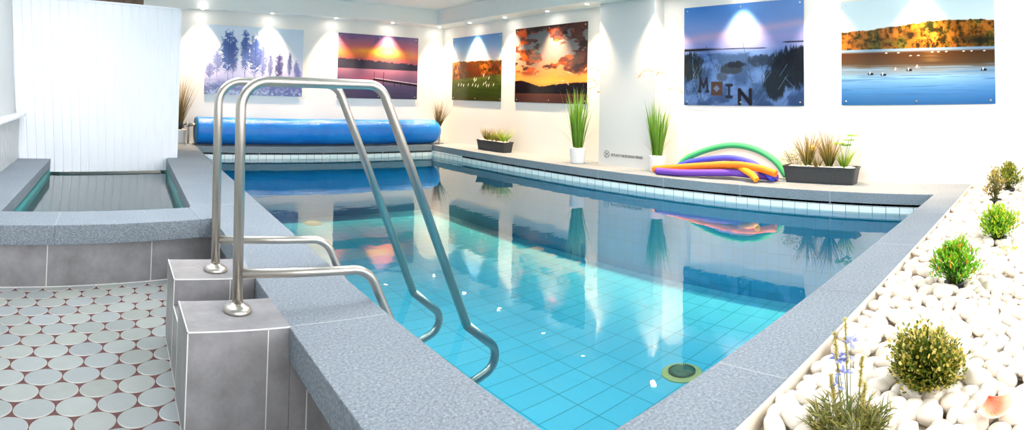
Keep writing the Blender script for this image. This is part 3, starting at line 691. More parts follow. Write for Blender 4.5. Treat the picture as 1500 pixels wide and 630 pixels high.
# ------------------------------------------------------------------ plants
def plant_mat(name, stops, rough=.5):
    nt = NT(name); oi = nt.n('Attribute', attribute_name='paint')
    b = nt.n('BsdfPrincipled', ins={'Base Color': oi.outputs['Color'], 'Roughness': rough, 'Subsurface Weight': 0.})
    tr = nt.n('BsdfTranslucent', ins={'Color': oi.outputs['Color']})
    mx = nt.n('MixShader', ins={0: .3, 1: b.outputs[0], 2: tr.outputs[0]})
    return nt.fin(mx.outputs[0])
M_leaf = plant_mat('artificial leaf', None)
def lerp(a, b, k): return tuple(x*(1-k)+y*k for x, y in zip(a, b))
CLAMP = [-9, 9]
class Foliage:
    def __init__(s): s.v = []; s.f = []; s.c = []
    def blade(s, base, d, length, width, bend, c0, c1, seg=6, droop=.0):
        d = Vector(d).normalized(); p = Vector(base); side = d.cross(Vector((0, 0, 1)))
        if side.length < .05: a = random.random()*2*PI; side = Vector((math.cos(a), math.sin(a), 0))
        side.normalize(); side = (Matrix.Rotation(random.uniform(-1.2, 1.2), 3, d) @ side)
        st = len(s.v)
        hor = Vector((d.x, d.y, 0))
        if hor.length < .02: a = random.random()*2*PI; hor = Vector((math.cos(a), math.sin(a), 0))*.1
        hor.normalize()
        for i in range(seg+1):
            t = i/seg; w = width*(1-t**2.2)*.5*(0.7+.5*min(1, t*3)) if i < seg else .0004
            s.v += [p-side*w, p+side*w]; c = lerp(c0, c1, t)+(1,); s.c += [c, c]
            d = (d+hor*bend/seg+Vector((0, 0, -droop*t/seg*2))).normalized(); p = p+d*length/seg
        for i in range(seg): a = st+2*i; s.f.append((a, a+1, a+3, a+2))
        return p
    def leaf(s, p, d, L, W, col, curl=.15):
        d = Vector(d).normalized(); side = d.cross(Vector((random.uniform(-.5, .5), random.uniform(-.5, .5), 1)))
        if side.length < .05: side = Vector((1, 0, 0))
        side.normalize(); n = side.cross(d); st = len(s.v); p = Vector(p)
        s.v += [p, p+d*L*.35-side*W*.5+n*L*curl*.3, p+d*L*.35+side*W*.5+n*L*curl*.3, p+d*L*.75-side*W*.38+n*L*curl*.2, p+d*L*.75+side*W*.38+n*L*curl*.2, p+d*L-n*L*curl*.2]
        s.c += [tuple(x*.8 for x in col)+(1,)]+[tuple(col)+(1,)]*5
        s.f += [(st, st+2, st+1), (st+1, st+2, st+4, st+3), (st+3, st+4, st+5)]
    def stem(s, a, b, r, col):
        a, b = Vector(a), Vector(b); d = (b-a).normalized(); u = d.orthogonal().normalized(); w = d.cross(u); st = len(s.v)
        for q in (a, b):
            for k in range(5): s.v.append(q+(u*math.cos(2*PI*k/5)+w*math.sin(2*PI*k/5))*r); s.c.append(tuple(col)+(1,))
        for k in range(5): s.f.append((st+k, st+(k+1) % 5, st+5+(k+1) % 5, st+5+k))
    def build(s, name, parent):
        L = parent.location
        for i, v in enumerate(s.v):
            x, y = v[0]+L.x, v[1]+L.y
            xm = .515 if -5.06 < y < -3.92 else XW-.012
            x = min(x, xm, CLAMP[1]); x = max(x, CLAMP[0]); y = min(y, yfar(x)-.015); s.v[i] = Vector((x-L.x, y-L.y, v[2]))
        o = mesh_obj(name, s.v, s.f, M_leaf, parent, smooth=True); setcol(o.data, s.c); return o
def G(r, g, b): return rgb(r, g, b)[:3]
def pot(parent, r, h, name='pot', taper=.9, m=None):
    bm = bmesh.new()
    add_lathe(bm, [(r*taper*.94, 0), (r*taper, .01), (r, h-.012), (r*1.02, h-.004), (r*1.0, h), (r*.93, h), (r*.9, h-.03)], seg=40)
    return bm_obj(name, bm, m or M_white, parent)
def pebble_fill(parent, pts, r, name='pebble_filling'):
    bm = bmesh.new()
    for x, y, z in pts:
        k = r*random.uniform(.7, 1.25)
        bmesh.ops.create_icosphere(bm, subdivisions=2, radius=1, matrix=Matrix.Translation((x, y, z)) @ Matrix.Rotation(random.random()*6, 4, 'Z') @ Matrix.Diagonal((k*1.25, k, k*.75, 1)))
    o = bm_obj(name, bm, M_peb, parent, smooth=True); o['kind'] = 'stuff'; return o
def peb_mat():
    nt = NT('white marble pebble'); co = nt.n('TexCoord').outputs['Object']; oi = nt.n('ObjectInfo')
    n1 = nt.n('TexNoise', ins={'Vector': co, 'Scale': 18., 'Detail': 5.})
    c = ramp(nt, n1.outputs[0], [(.3, (.76, .68, .58, 1)), (.6, (.88, .83, .75, 1))])
    c2 = ramp(nt, oi.outputs['Random'], [(0, (.90, .83, .76, 1)), (.25, (1, .98, .95, 1)), (1, (1, 1, 1, 1))])
    mx = nt.n('Mix', data_type='RGBA', blend_type='MULTIPLY', ins={0: 1., 6: c, 7: c2})
    bp = nt.n('Bump', ins={'Height': n1.outputs[0], 'Strength': .15, 'Distance': .004})
    b = nt.n('BsdfPrincipled', ins={'Base Color': mx.outputs[2], 'Roughness': .5, 'Normal': bp.outputs[0]})
    return nt.fin(b.outputs[0])
M_peb = peb_mat()

def tall_grass(loc, r, h, top, label, nb=150, plumes=()):
    t = thing('potted_grass', label, 'potted plant', loc); pt = pot(t, r, h)
    pebble_fill(pt, [(math.cos(a)*q, math.sin(a)*q, h-.01) for a, q in [(random.random()*6.28, r*.82*math.sqrt(random.random())) for _ in range(26)]], .022)
    F = Foliage()
    for i in range(nb):
        a = random.random()*2*PI; q = r*.55*math.sqrt(random.random()); L = (top-h)*random.choice([random.uniform(.45, .8), random.uniform(.7, 1.02)])
        lean = random.uniform(.0, .13)*(1.4 if random.random() < .15 else 1); k = random.random()
        c0 = lerp(G(64, 118, 18), G(116, 165, 40), k); c1 = lerp(G(110, 170, 50), G(160, 195, 76), random.random())
        F.blade((math.cos(a)*q, math.sin(a)*q, h-.03), (math.cos(a)*lean, math.sin(a)*lean, 1), L, .014, random.uniform(.03, .22), c0, c1, 8)
    for i in range(14):
        a = random.random()*2*PI
        F.blade((math.cos(a)*.04, math.sin(a)*.04, h-.03), (math.cos(a)*.3, math.sin(a)*.3, 1), (top-h)*random.uniform(.35, .6), .003, .8, G(120, 150, 60), G(160, 180, 100), 8, droop=.6)
    F.build('grass_blades', t)
    P = Foliage()
    for (a, lean, L, dr) in plumes:
        tip = P.blade((0, 0, h), (math.cos(a)*lean, math.sin(a)*lean, 1), L, .004, .05, G(150, 170, 90), G(190, 180, 120), 8)
        p = Vector(tip); d = Vector((math.cos(a)*.3, math.sin(a)*.3, 1)).normalized()
        for s in range(18):
            for q in range(7):
                dd = Vector((random.gauss(0, .5), random.gauss(0, .5), random.gauss(0, .5)))+d
                P.leaf(p, dd, .035, .006, lerp(G(196, 150, 96), G(226, 190, 140), random.random()))
            d = (d+Vector((math.cos(a)*.1, math.sin(a)*.1, -dr))).normalized(); p = p+d*.014
    P.build('flower_plumes', t)
    return t
tall_grass((.36, -3.68, 0), .125, .235, 1.20, 'tall green grass in a round white pot under the fiery cloud picture', 210,
           ((2.2, .06, .98, .14), (5.4, .05, 1.05, .12), (4.9, .12, .92, .2), (2.8, .15, .86, .12), (5.6, .16, .8, .16)))
tall_grass((.45, -5.13, 0), .115, .215, 1.02, 'tall green grass in a round white pot beside the swim noodles', 170,
           ((2.4, .04, 1.02, .2), (4.6, .02, .98, .15), (5.4, .14, .8, .15)))
def dry_grass(F, base, top, n, spread):
    for i in range(n):
        a = random.random()*2*PI; lean = random.uniform(0, spread); L = top*random.uniform(.5, 1.05); k = random.random()
        F.blade((base[0]+math.cos(a)*.02, base[1]+math.sin(a)*.02, base[2]), (math.cos(a)*lean, math.sin(a)*lean, 1), L, .009, random.uniform(.1, .5), lerp(G(62, 66, 24), G(96, 80, 38), k), lerp(G(120, 98, 50), G(178, 150, 96), random.random()), 7)
t = thing('potted_grass', 'brown feathery grass in a white pot in the far left corner', 'potted plant', (-4.90, .50, 0)); pt = pot(t, .15, .24)
pebble_fill(pt, [(math.cos(a)*q, math.sin(a)*q, .23) for a, q in [(random.random()*6.28, .12*math.sqrt(random.random())) for _ in range(26)]], .022)
F = Foliage(); dry_grass(F, (0, 0, .22), 1.05, 190, .38); F.build('grass_blades', t)
bm = bmesh.new(); add_lathe(bm, [(.05, .22), (.085, .28), (.09, .36), (.06, .37)], seg=20); bm_obj('inner_pot', bm, M_black, t)
t = thing('dry_grass_bundle', 'dry brown grass bundle at the right end of the cover roller', 'dried plant', (.36, .36, 0))
bm = bmesh.new(); add_lathe(bm, [(.03, .0), (.032, .01), (.028, .02), (.026, .29), (.034, .31)], seg=20); bm_obj('slim_vase', bm, M_white, t)
F = Foliage(); dry_grass(F, (0, 0, .29), .68, 120, .42)
CLAMP[0] = .325; F.build('grass_blades', t); CLAMP[0] = -9

def planter(loc, L, D, H, label, builder):
    t = thing('planter_box', label, 'planter', loc)
    bm = bmesh.new()
    def ring(dx, dy, z, n=6, r=.025):
        out = []
        for (sx, sy) in ((1, 1), (-1, 1), (-1, -1), (1, -1)):
            for k in range(n):
                a = {(1, 1): 0, (-1, 1): PI/2, (-1, -1): PI, (1, -1): 1.5*PI}[(sx, sy)]+PI/2*k/(n-1)
                out.append((sx*(dx-r)+math.cos(a)*r, sy*(dy-r)+math.sin(a)*r, z))
        return out
    prof = [(D*.40, L*.455, 0), (D*.46, L*.485, H*.82), (D*.47, L*.49, H*.83), (D*.475, L*.492, H*.93), (D*.5, L*.5, H*.935), (D*.5, L*.5, H), (D*.46, L*.48, H), (D*.44, L*.47, H*.86)]
    R = [[bm.verts.new(v) for v in ring(*p)] for p in prof]; n = len(R[0])
    for a, b in zip(R, R[1:]):
        for i in range(n): bm.faces.new((a[i], a[(i+1) % n], b[(i+1) % n], b[i]))
    bm.faces.new(R[0][::-1]); bm.faces.new(R[-1]); pt = bm_obj('trough', bm, M_anth, t)
    pebble_fill(pt, [(random.uniform(-.38, .38)*D, random.uniform(-.44, .44)*L, H*.93+random.uniform(-.01, .012)) for _ in range(int(150*L))], .02)
    builder(t, L, D, H); return t
def tuft(t, x, y, z, h, n, spread, c0s, c1s, wid=.008, name='grass_tuft'):
    F = Foliage()
    for i in range(n):
        a = random.random()*2*PI; lean = random.uniform(0, spread)
        F.blade((x+math.cos(a)*.025, y+math.sin(a)*.025, z), (math.cos(a)*lean, math.sin(a)*lean, 1), h*random.uniform(.45, 1.05), wid, random.uniform(.1, .6), lerp(*c0s, random.random()), lerp(*c1s, random.random()), 6, droop=.12)
    return F.build(name, t)
GR0 = (G(52, 84, 18), G(84, 100, 30)); GR1 = (G(120, 130, 40), G(190, 150, 80)); GL0 = (G(70, 130, 20), G(100, 150, 30)); GL1 = (G(150, 200, 40), G(200, 200, 60))
def fill1(t, L, D, H):
    z = H*.88
    tuft(t, 0, .27*L, z, .30, 70, .5, GR0, GR1); tuft(t, .01, .12*L, z, .26, 50, .4, GR0, GR1); tuft(t, 0, -.12*L, z, .32, 70, .5, GR0, (G(170, 150, 70), G(225, 190, 130))); tuft(t, .02, -.30*L, z, .30, 80, .8, GL0, GL1)
    tuft(t, -.02, -.0*L, z, .20, 40, .4, GR0, GL1)
    F = Foliage()
    for k in range(60):
        d = Vector((random.gauss(0, 1), random.gauss(0, 1), random.gauss(0, 1))).normalized(); F.leaf((0+d.x*.005, .40*L+d.y*.005, z+.17), d, .03, .012, lerp(G(235, 200, 40), G(250, 225, 90), random.random()))
    F.stem((0, .36*L, z), (0, .40*L, z+.17), .002, G(90, 110, 40)); F.build('yellow_flower', t)
def fill2(t, L, D, H):
    z = H*.88
    F = Foliage()
    for k in range(260):
        a = random.random()*6.28; q = random.uniform(.02, .22); zz = z+random.uniform(.02, .26)*(1-q*2.2)
        F.leaf((math.cos(a)*q*.35, .38*L+math.sin(a)*q*.75, zz), (math.cos(a), math.sin(a), random.uniform(-.2, .8)), .035, .012, lerp(G(120, 140, 40), G(215, 190, 110), random.random()))
    for k in range(16):
        a = random.random()*6.28; F.stem((0, .38*L, z), (math.cos(a)*.05, .38*L+math.sin(a)*.13, z+random.uniform(.08, .2)), .0015, G(120, 100, 50))
    F.build('feathery_herb', t)
    tuft(t, 0, .19*L, z, .46, 90, .4, GR0, (G(140, 120, 50), G(205, 165, 100)), .012); tuft(t, 0, -.11*L, z, .50, 100, .42, GR0, (G(140, 120, 50), G(205, 165, 100)), .012)
    tuft(t, 0, .05*L, z, .18, 40, .4, GR0, GR1)
    F = Foliage()
    for k in range(50):
        d = Vector((random.gauss(0, 1), random.gauss(0, 1), random.gauss(0, 1))).normalized(); F.leaf((0, .11*L, z+.24), d, .04, .014, lerp(G(240, 215, 90), G(250, 240, 170), random.random()))
    F.stem((0, .08*L, z), (0, .11*L, z+.24), .002, G(120, 130, 60)); F.build('yellow_flower', t)
    tuft(t, 0, -.31*L, z, .26, 40, .5, GL0, GL1, .014)
    F = Foliage()
    for (dy, dz) in ((.06, .30), (-.03, .34), (.0, .28), (-.10, .40)):
        c = Vector((random.uniform(-.04, .04), -.33*L+dy*1.0, z+dz)); F.stem((0, -.31*L, z), c, .003, G(90, 150, 40))
        for k in range(60):
            a = random.random()*6.28; F.leaf(c+Vector((math.cos(a), math.sin(a), 0))*random.uniform(0, .04), (math.cos(a), math.sin(a), random.uniform(-.3, .2)), .045, .016, lerp(G(90, 165, 30), G(170, 210, 60), random.random()))
    F.build('leafy_stems', t)
planter((.44, -1.47, 0), .86, .24, .185, 'dark grey planter box with grasses under the meadow picture', fill1)
planter((.55, -7.49, 0), .94, .24, .20, 'dark grey planter box with grasses at the end of the swim noodles', fill2)

# ------------------------------------------------------------------ swim noodles
def foam(name, c): return mat(name, c, .7, bump=(220, .25, .003))
def noodle(pts, r, m, label):
    path = smooth_path(pts, 10); P = [Vector(p) for p in path]; c = P[len(P)//2]; base = Vector((c.x, c.y, 0))
    bm = bmesh.new(); add_tube(bm, [p-base for p in P], r, 24, cap=False)
    # rounded foam ends with a small core hole
    for e, (p, q) in enumerate(((P[0], P[1]), (P[-1], P[-2]))):
        d = (p-q).normalized(); u = d.orthogonal().normalized(); w = d.cross(u); rr = []
        for k, (f, off) in enumerate(((1., 0), (.96, .005), (.86, .009), (.3, .009), (.26, .0), (.2, -.03))):
            rr.append([bm.verts.new(p-base+d*off+(u*math.cos(2*PI*i/24)+w*math.sin(2*PI*i/24))*r*f) for i in range(24)])
        for a, b in zip(rr, rr[1:]):
            for i in range(24): bm.faces.new((a[i], a[(i+1) % 24], b[(i+1) % 24], b[i])).smooth = True
        bm.faces.new(rr[-1])
    bmesh.ops.recalc_face_normals(bm, faces=bm.faces)
    o = bm_obj('swim_noodle', bm, m); o.location = base; tag(o, label, 'swim noodle', 'foam noodles on the pool edge'); return o
RN = .044
noodle([(.18, -5.33, .046), (.20, -5.7, .05), (.25, -6.05, .07), (.33, -6.4, .085), (.41, -6.72, .06), (.455, -6.95, .044)], RN, foam('purple foam', rgb(104, 62, 172)), 'purple swim noodle lying lowest along the pool edge')
noodle([(.30, -5.19, .048), (.315, -5.6, .10), (.33, -6.0, .148), (.335, -6.3, .178), (.335, -6.53, .186), (.33, -6.78, .16), (.325, -6.99, .11)], RN, foam('orange foam', rgb(250, 126, 16)), 'long orange swim noodle bowed over the purple and yellow ones')
noodle([(.42, -5.95, .10), (.42, -6.2, .12), (.39, -6.42, .155), (.30, -6.60, .125), (.235, -6.73, .085), (.205, -6.79, .042)], RN*.9, foam('yellow foam', rgb(250, 164, 30)), 'yellow swim noodle curling down from beneath the orange one')
noodle([(.52, -5.35, .046), (.52, -5.62, .15), (.52, -6.0, .222), (.50, -6.3, .245), (.46, -6.6, .20), (.40, -6.8, .115), (.35, -6.94, .044)], RN*.9, foam('blue foam', rgb(60, 72, 214)), 'blue swim noodle bent behind the orange one')
noodle([(.60, -5.38, .046), (.62, -5.50, .18), (.66, -5.82, .32), (.69, -6.18, .395), (.69, -6.53, .355), (.67, -6.82, .22), (.66, -6.97, .046)], RN*.9, foam('green foam', rgb(60, 178, 108)), 'green swim noodle arching up against the white wall')

# ------------------------------------------------------------------ pool fittings
t = thing('floor_drain', 'round yellow-green drain grille on the pool floor by the near edge', 'drain', (-1.95, -7.2, DEEP)).scale = (1.15, 1.15, 1.15); t = bpy.data.objects['floor_drain']
bm = bmesh.new(); add_lathe(bm, [(.150, 0), (.150, .006), (.135, .012), (.095, .012), (.09, .006)], seg=48); bm_obj('ring', bm, mat('pale yellow drain ring', rgb(176, 180, 110), .4), t)
bm = bmesh.new(); add_lathe(bm, [(.088, .006), (.088, .018), (.06, .026), (.03, .03)], seg=48)
for k in range(40):
    a = 2*PI*k/40; add_prism(bm, [(math.cos(a+s)*r, math.sin(a+s)*r) for s, r in ((-.04, .08), (-.04, .10), (.04, .10), (.04, .08))], .006, .024)
bm_obj('grille', bm, mat('dark green grille', rgb(60, 96, 60), .4, var=.3, vscale=20), t)
t = thing('floor_drain', 'pale round cover on the pool floor at the far left', 'drain', (-2.63, -.47, DEEP))
bm = bmesh.new(); add_lathe(bm, [(.16, 0), (.16, .012), (.14, .02), (.1, .024)], seg=40); bm_obj('ring', bm, mat('beige plastic cover', rgb(170, 160, 130), .4), t)
bm = bmesh.new(); add_lathe(bm, [(.10, .024), (.09, .034), (.04, .036)], seg=40); bm_obj('cap', bm, mat('beige plastic cap', rgb(190, 180, 150), .4), t)
t = thing('inlet_nozzle', 'small pale round inlet nozzle in the right pool wall under the noodles', 'nozzle', (0, -6.916, -.48))
bm = bmesh.new(); add_lathe(bm, [(.045, 0), (.045, .006), (.035, .012), (.018, .012), (.014, .004)], seg=30); o = bm_obj('ring', bm, mat('cream nozzle', rgb(230, 220, 180), .4), t); o.rotation_euler = (0, -PI/2, 0)

# ------------------------------------------------------------------ pebble garden
def rock(seed, sub=3):
    bm = bmesh.new(); bmesh.ops.create_icosphere(bm, subdivisions=sub, radius=1)
    sx, sy, sz = 1, random.uniform(.62, .9), random.uniform(.45, .68)
    for v in bm.verts:
        n = noise.noise(v.co*1.1+Vector((seed*7.3, seed*1.7, 0)))*.22+noise.noise(v.co*2.6+Vector((seed*3.1, 0, seed)))*.05
        v.co = Vector((v.co.x*sx, v.co.y*sy, v.co.z*sz))*(1+n)
    me = bpy.data.meshes.new('pebble'); bm.to_mesh(me); bm.free(); me.materials.append(M_peb); me.polygons.foreach_set('use_smooth', [True]*len(me.polygons)); return me
rocks = [rock(i) for i in range(14)]
cam_xy = Vector((-6.057, -9.998))
peb = []
keep = [(.456, -9.70, .09), (-.401, -9.62, .08), (-1.835, -9.73, .09), (-2.832, -9.56, .08), (-3.92, -9.63, .085), (-4.20, -9.46, .05), (-4.13, -9.86, .07)]
grid = {}
def far_enough(x, y, d):
    gx, gy = int(x/.08), int(y/.08)
    for i in range(gx-2, gx+3):
        for j in range(gy-2, gy+3):
            for (a, b, r) in grid.get((i, j), ()):
                if (a-x)**2+(b-y)**2 < (d*(r+d/2))*1.0 if False else (a-x)**2+(b-y)**2 < ((r+d)*.66)**2*1.0: return False
    return True
for k in range(60000):
    x = random.uniform(-4.95, .70); y = random.uniform(-10.45, near_out(x)-.03)
    r = random.uniform(.030, .055)
    if y > near_out(x)-.016-r*.85: continue
    if any((x-a)**2+(y-b)**2 < (q*.75)**2 for a, b, q in keep): continue
    if not far_enough(x, y, r): continue
    grid.setdefault((int(x/.08), int(y/.08)), []).append((x, y, r)); peb.append((x, y, r))
def seen(x, y):
    # inside the photographed wedge
    a = math.atan2(x-cam_xy.x, y-cam_xy.y); return .0 < a < 1.60 and y > -10.12-(0 if x > -4 else .1)
vis = sorted([p for p in peb if seen(p[0], p[1])], key=lambda p: (p[0]-cam_xy.x)**2+(p[1]-cam_xy.y)**2)
near = vis[:300]; nearset = set(near); rest = [p for p in peb if p not in nearset]
def pose(x, y, r):
    return (x, y, -.055+r*.60+random.uniform(.0, .03)), (random.uniform(-.35, .35), random.uniform(-.35, .35), random.random()*6.28), (r*1.12, r*1.12, r*1.12)
for x, y, r in near:
    o = bpy.data.objects.new('pebble', random.choice(rocks)); C.objects.link(o)
    l, e, s = pose(x, y, r); o.location, o.rotation_euler, o.scale = l, e, s
    tag(o, 'smooth white pebble lying among many others in the garden bed', 'pebble', 'white pebbles of the planted bed beside the pool')
bm = bmesh.new(); lowv = []; lowf = []; small = [rock(i+50, 2) for i in range(6)]
sv = [[v.co.copy() for v in m.vertices] for m in small]; sf = [[tuple(p.vertices) for p in m.polygons] for m in small]
from mathutils import Euler
def bake(x, y, r, dz=0):
    l, e, s = pose(x, y, r); Mx = Matrix.LocRotScale(Vector(l)+Vector((0, 0, dz)), Euler(e), Vector(s)); i = random.randrange(6); st = len(lowv)
    lowv.extend(Mx @ v for v in sv[i]); lowf.extend(tuple(q+st for q in f) for f in sf[i])
for p in rest: bake(*p)
for k in range(1500):   # small filler stones below
    x = random.uniform(-4.9, .70); y = random.uniform(-10.3, near_out(x)-.05); bake(x, y, random.uniform(.022, .034), -.018)
bm.free()
o = mesh_obj('pebble_mass', lowv, lowf, M_peb, smooth=True); tag(o, 'dense layer of white pebbles filling the bed toward the far wall', 'pebbles', kind='stuff')

def bush(loc, r, h, n, cols, label, leafL=.035, leafW=.013, potr=.05, stems=26, up_=.4, tips=None, yellow=0, ball=False):
    t = thing('potted_shrub', label, 'plant', loc)
    bm = bmesh.new(); add_lathe(bm, [(potr*.8, -.05), (potr, .02), (potr*1.03, .028), (potr*.9, .028), (potr*.85, .01)], seg=24); bm_obj('black_pot', bm, M_black, t)
    F = Foliage()
    for s in range(stems):
        a = random.random()*6.28
        if ball:
            cz = random.uniform(-.75, 1); q_ = math.sqrt(1-cz*cz); R = Vector((math.cos(a)*q_*r, math.sin(a)*q_*r, h*.52+cz*h*.48))*1.0
        else:
            e = random.random(); R = Vector((math.cos(a)*r*math.sin(e*1.5)**.8, math.sin(a)*r*math.sin(e*1.5)**.8, .05+h*(.95-.78*e**1.3)))
        R *= random.uniform(.86, 1.06)
        b0 = Vector((random.gauss(0, .008), random.gauss(0, .008), .01)); m = (b0+R)/2+Vector((0, 0, h*.08)); F.stem(b0, m, .002, G(86, 96, 40)); F.stem(m, R, .0014, G(96, 120, 40))
        for k in range(n//stems):
            q = 1-.7*random.random()**1.6; p = b0*(1-q)**2+m*2*q*(1-q)+R*q*q
            p += Vector((random.gauss(0, .012), random.gauss(0, .012), random.gauss(0, .010)))
            d = (R-b0).normalized()+Vector((random.gauss(0, .6), random.gauss(0, .6), random.gauss(up_, .4)))
            c = lerp(cols[0], cols[1], min(1, max(0, (q-.3)*1.2+random.uniform(-.25, .35))))
            if tips and q > .8 and random.random() < tips[1]: c = tips[0]
            if yellow and q > .78 and random.random() < yellow: c = lerp(G(200, 176, 60), G(236, 218, 130), random.random())
            F.leaf(p, d, leafL*random.uniform(.7, 1.2), leafW*random.uniform(.8, 1.2), c)
    F.build('foliage', t); return t
bush((-3.965, -9.60, -.015), .128, .215, 4800, (G(50, 84, 12), G(120, 130, 30)), 'round olive-green shrub with yellow tips, largest among the pebbles', .017, .010, .05, 260, .2, yellow=.55, ball=True)
bush((-2.85, -9.55, -.01), .15, .20, 1500, (G(56, 140, 18), G(140, 205, 36)), 'bright green shrub with orange-tipped leaves standing alone mid-bed', .032, .010, .055, 90, .45, tips=(G(224, 170, 50), .22))
bush((-1.85, -9.73, -.01), .165, .21, 1500, (G(80, 150, 18), G(170, 215, 46)), 'lime green shrub beyond the orange-tipped one', .034, .011, .065, 90, .45, tips=(G(230, 200, 60), .25))
bush((-.401, -9.62, .0), .12, .27, 700, (G(96, 90, 40), G(170, 150, 90)), 'brownish open-stemmed shrub far back on the pebbles', .028, .011, .06, 44, .3, tips=(G(226, 200, 60), .25))
bush((.25, -9.72, .0), .17, .25, 1300, (G(70, 100, 20), G(140, 150, 46)), 'olive green shrub farthest back on the pebbles by the wall', .034, .013, .07, 80, .3, tips=(G(210, 190, 80), .2))
# low sprig between the shrubs
t = thing('yellow_sprig', 'tiny yellow-green sprig lying between pebbles right of the lime shrub', 'plant', (-2.25, -9.83, .0)); F = Foliage()
for k in range(26):
    a = random.random()*6.28; F.leaf((math.cos(a)*.03, math.sin(a)*.03, .03), (math.cos(a), math.sin(a), random.uniform(.1, .8)), .035, .012, lerp(G(190, 190, 50), G(235, 200, 90), random.random()))
F.build('leaves', t)
# lavender
t = thing('lavender_plant', 'lavender with pale blue flowers and grey-green leaves at the picture bottom', 'plant', (-4.30, -9.42, -.03))
F = Foliage(); Fl = Foliage(); Sp = Foliage()
for k in range(80):
    a = random.random()*6.28; lean = random.uniform(.1, 1.3); b0 = Vector((math.cos(a)*.03, math.sin(a)*.05, 0)); d = Vector((math.cos(a)*lean, math.sin(a)*lean, 1)).normalized(); L = random.uniform(.06, .14); F.stem(b0, b0+d*L, .0013, G(110, 120, 60))
    for q in range(11):
        s = .25+.75*q/11; F.blade(b0+d*L*s, d*.8+Vector((random.gauss(0, .7), random.gauss(0, .7), .2)), random.uniform(.03, .05), .005, .5, G(96, 110, 48), lerp(G(150, 150, 80), G(196, 170, 80), random.random()), 3)
for (ax, ay, L) in ((-.02, .05, .33), (.03, .02, .36), (.05, -.05, .25), (-.05, -.1, .2), (-.03, .09, .20)):
    b0 = Vector((ax*.3, ay*.3, 0)); d = Vector((ax*1.2, ay*1.6, 1)).normalized(); Sp.stem(b0, b0+d*L, .0022, G(150, 150, 80))
    for q in range(150):
        s = .62+.38*random.random(); dd = Vector((random.gauss(0, 1), random.gauss(0, 1), .8)); Sp.leaf(b0+d*L*s, dd, .012, .005, lerp(G(205, 190, 110), G(235, 222, 150), random.random()))
for (ax, ay, L) in ((.0, .10, .25), (.06, .04, .24), (.02, -.01, .30), (.0, .15, .17), (-.04, .03, .21)):
    b0 = Vector((0, 0, 0)); d = Vector((ax*1.5, ay*1.5, 1)).normalized(); Fl.stem(b0, b0+d*L, .0012, G(130, 150, 90)); c = b0+d*L
    for q in range(16):
        dd = Vector((random.gauss(0, 1), random.gauss(0, 1), random.gauss(.3, .5))); Fl.leaf(c+dd*.004, dd, .022, .012, lerp(G(140, 150, 215), G(190, 196, 240), random.random()))
F.build('leaves', t); Fl.build('blue_flowers', t); Sp.build('seed_spikes', t)
# sea shell
def shell():
    V = []; Fc = []; co = []; NU, NV = 64, 18
    for j in range(NV+1):
        t_ = j/NV
        for i in range(NU+1):
            a = -1.15+2.3*i/NU; rib = math.cos(a*22)*.5+.5
            R = .085*t_*(1-.10*abs(a/1.15)**3)*(1+.02*rib*t_)
            x = math.sin(a)*R; y = math.cos(a)*R; z = -.040*math.sin(PI*min(1, t_*.86+.1))*(1-.75*(a/1.2)**2)+.003*rib*t_
            sp_ = 2.2; V.append((x*math.cos(sp_)-(y-.04)*math.sin(sp_), x*math.sin(sp_)+(y-.04)*math.cos(sp_), z)); k = t_
            co.append(lerp(lerp(G(214, 92, 60), G(238, 160, 120), min(1, k*1.4)), G(250, 222, 190), max(0, k*2-1))+(1,))
    for j in range(NV):
        for i in range(NU): a = j*(NU+1)+i; Fc.append((a, a+1, a+NU+2, a+NU+1))
    return V, Fc, co
V, Fc, co_ = shell()
nt = NT('peach seashell'); at = nt.n('Attribute', attribute_name='paint'); b = nt.n('BsdfPrincipled', ins={'Base Color': at.outputs['Color'], 'Roughness': .3}); M_shell = nt.fin(b.outputs[0])
o = mesh_obj('seashell', V, Fc, M_shell, smooth=True); setcol(o.data, co_); o.location = (-4.17, -9.86, .055); o.rotation_euler = (.1, -.42, 0); o.scale = (.9, .9, .9)
sm = o.modifiers.new('t', 'SOLIDIFY'); sm.thickness = .003
tag(o, 'ribbed scallop seashell with peach inside lying on the pebbles', 'seashell')

# ------------------------------------------------------------------ ceiling spots
M_glow = NT('spot bulb'); e = M_glow.n('Emission', ins={'Color': (1, .93, .82, 1), 'Strength': 60.}); M_glow = M_glow.fin(e.outputs[0])
SPOT_W = 240.
spots = [(-4.52, .60, 'far soffit, nearest the partition'), (-3.20, .61, 'far soffit, second from the partition'), (-1.90, .63, 'far soffit, between the frost and sunset pictures'), (-.645, .65, 'far soffit, above the pink sunset picture'),
         (.50, .62, 'room corner of the soffit'), (.47, -.46, 'right soffit, above the meadow picture'), (.47, -1.59, 'right soffit, between meadow and cloud pictures'), (.47, -2.75, 'right soffit, above the fiery cloud picture'),
         (.40, -3.80, 'right soffit, beside the near corner of the cloud picture'), (.40, -5.14, 'right soffit, just past the pillar'), (.42, -6.33, 'right soffit, above the dune picture'), (.42, -7.50, 'right soffit, between dune and lake pictures'), (.42, -8.70, 'right soffit, above the lake picture')]
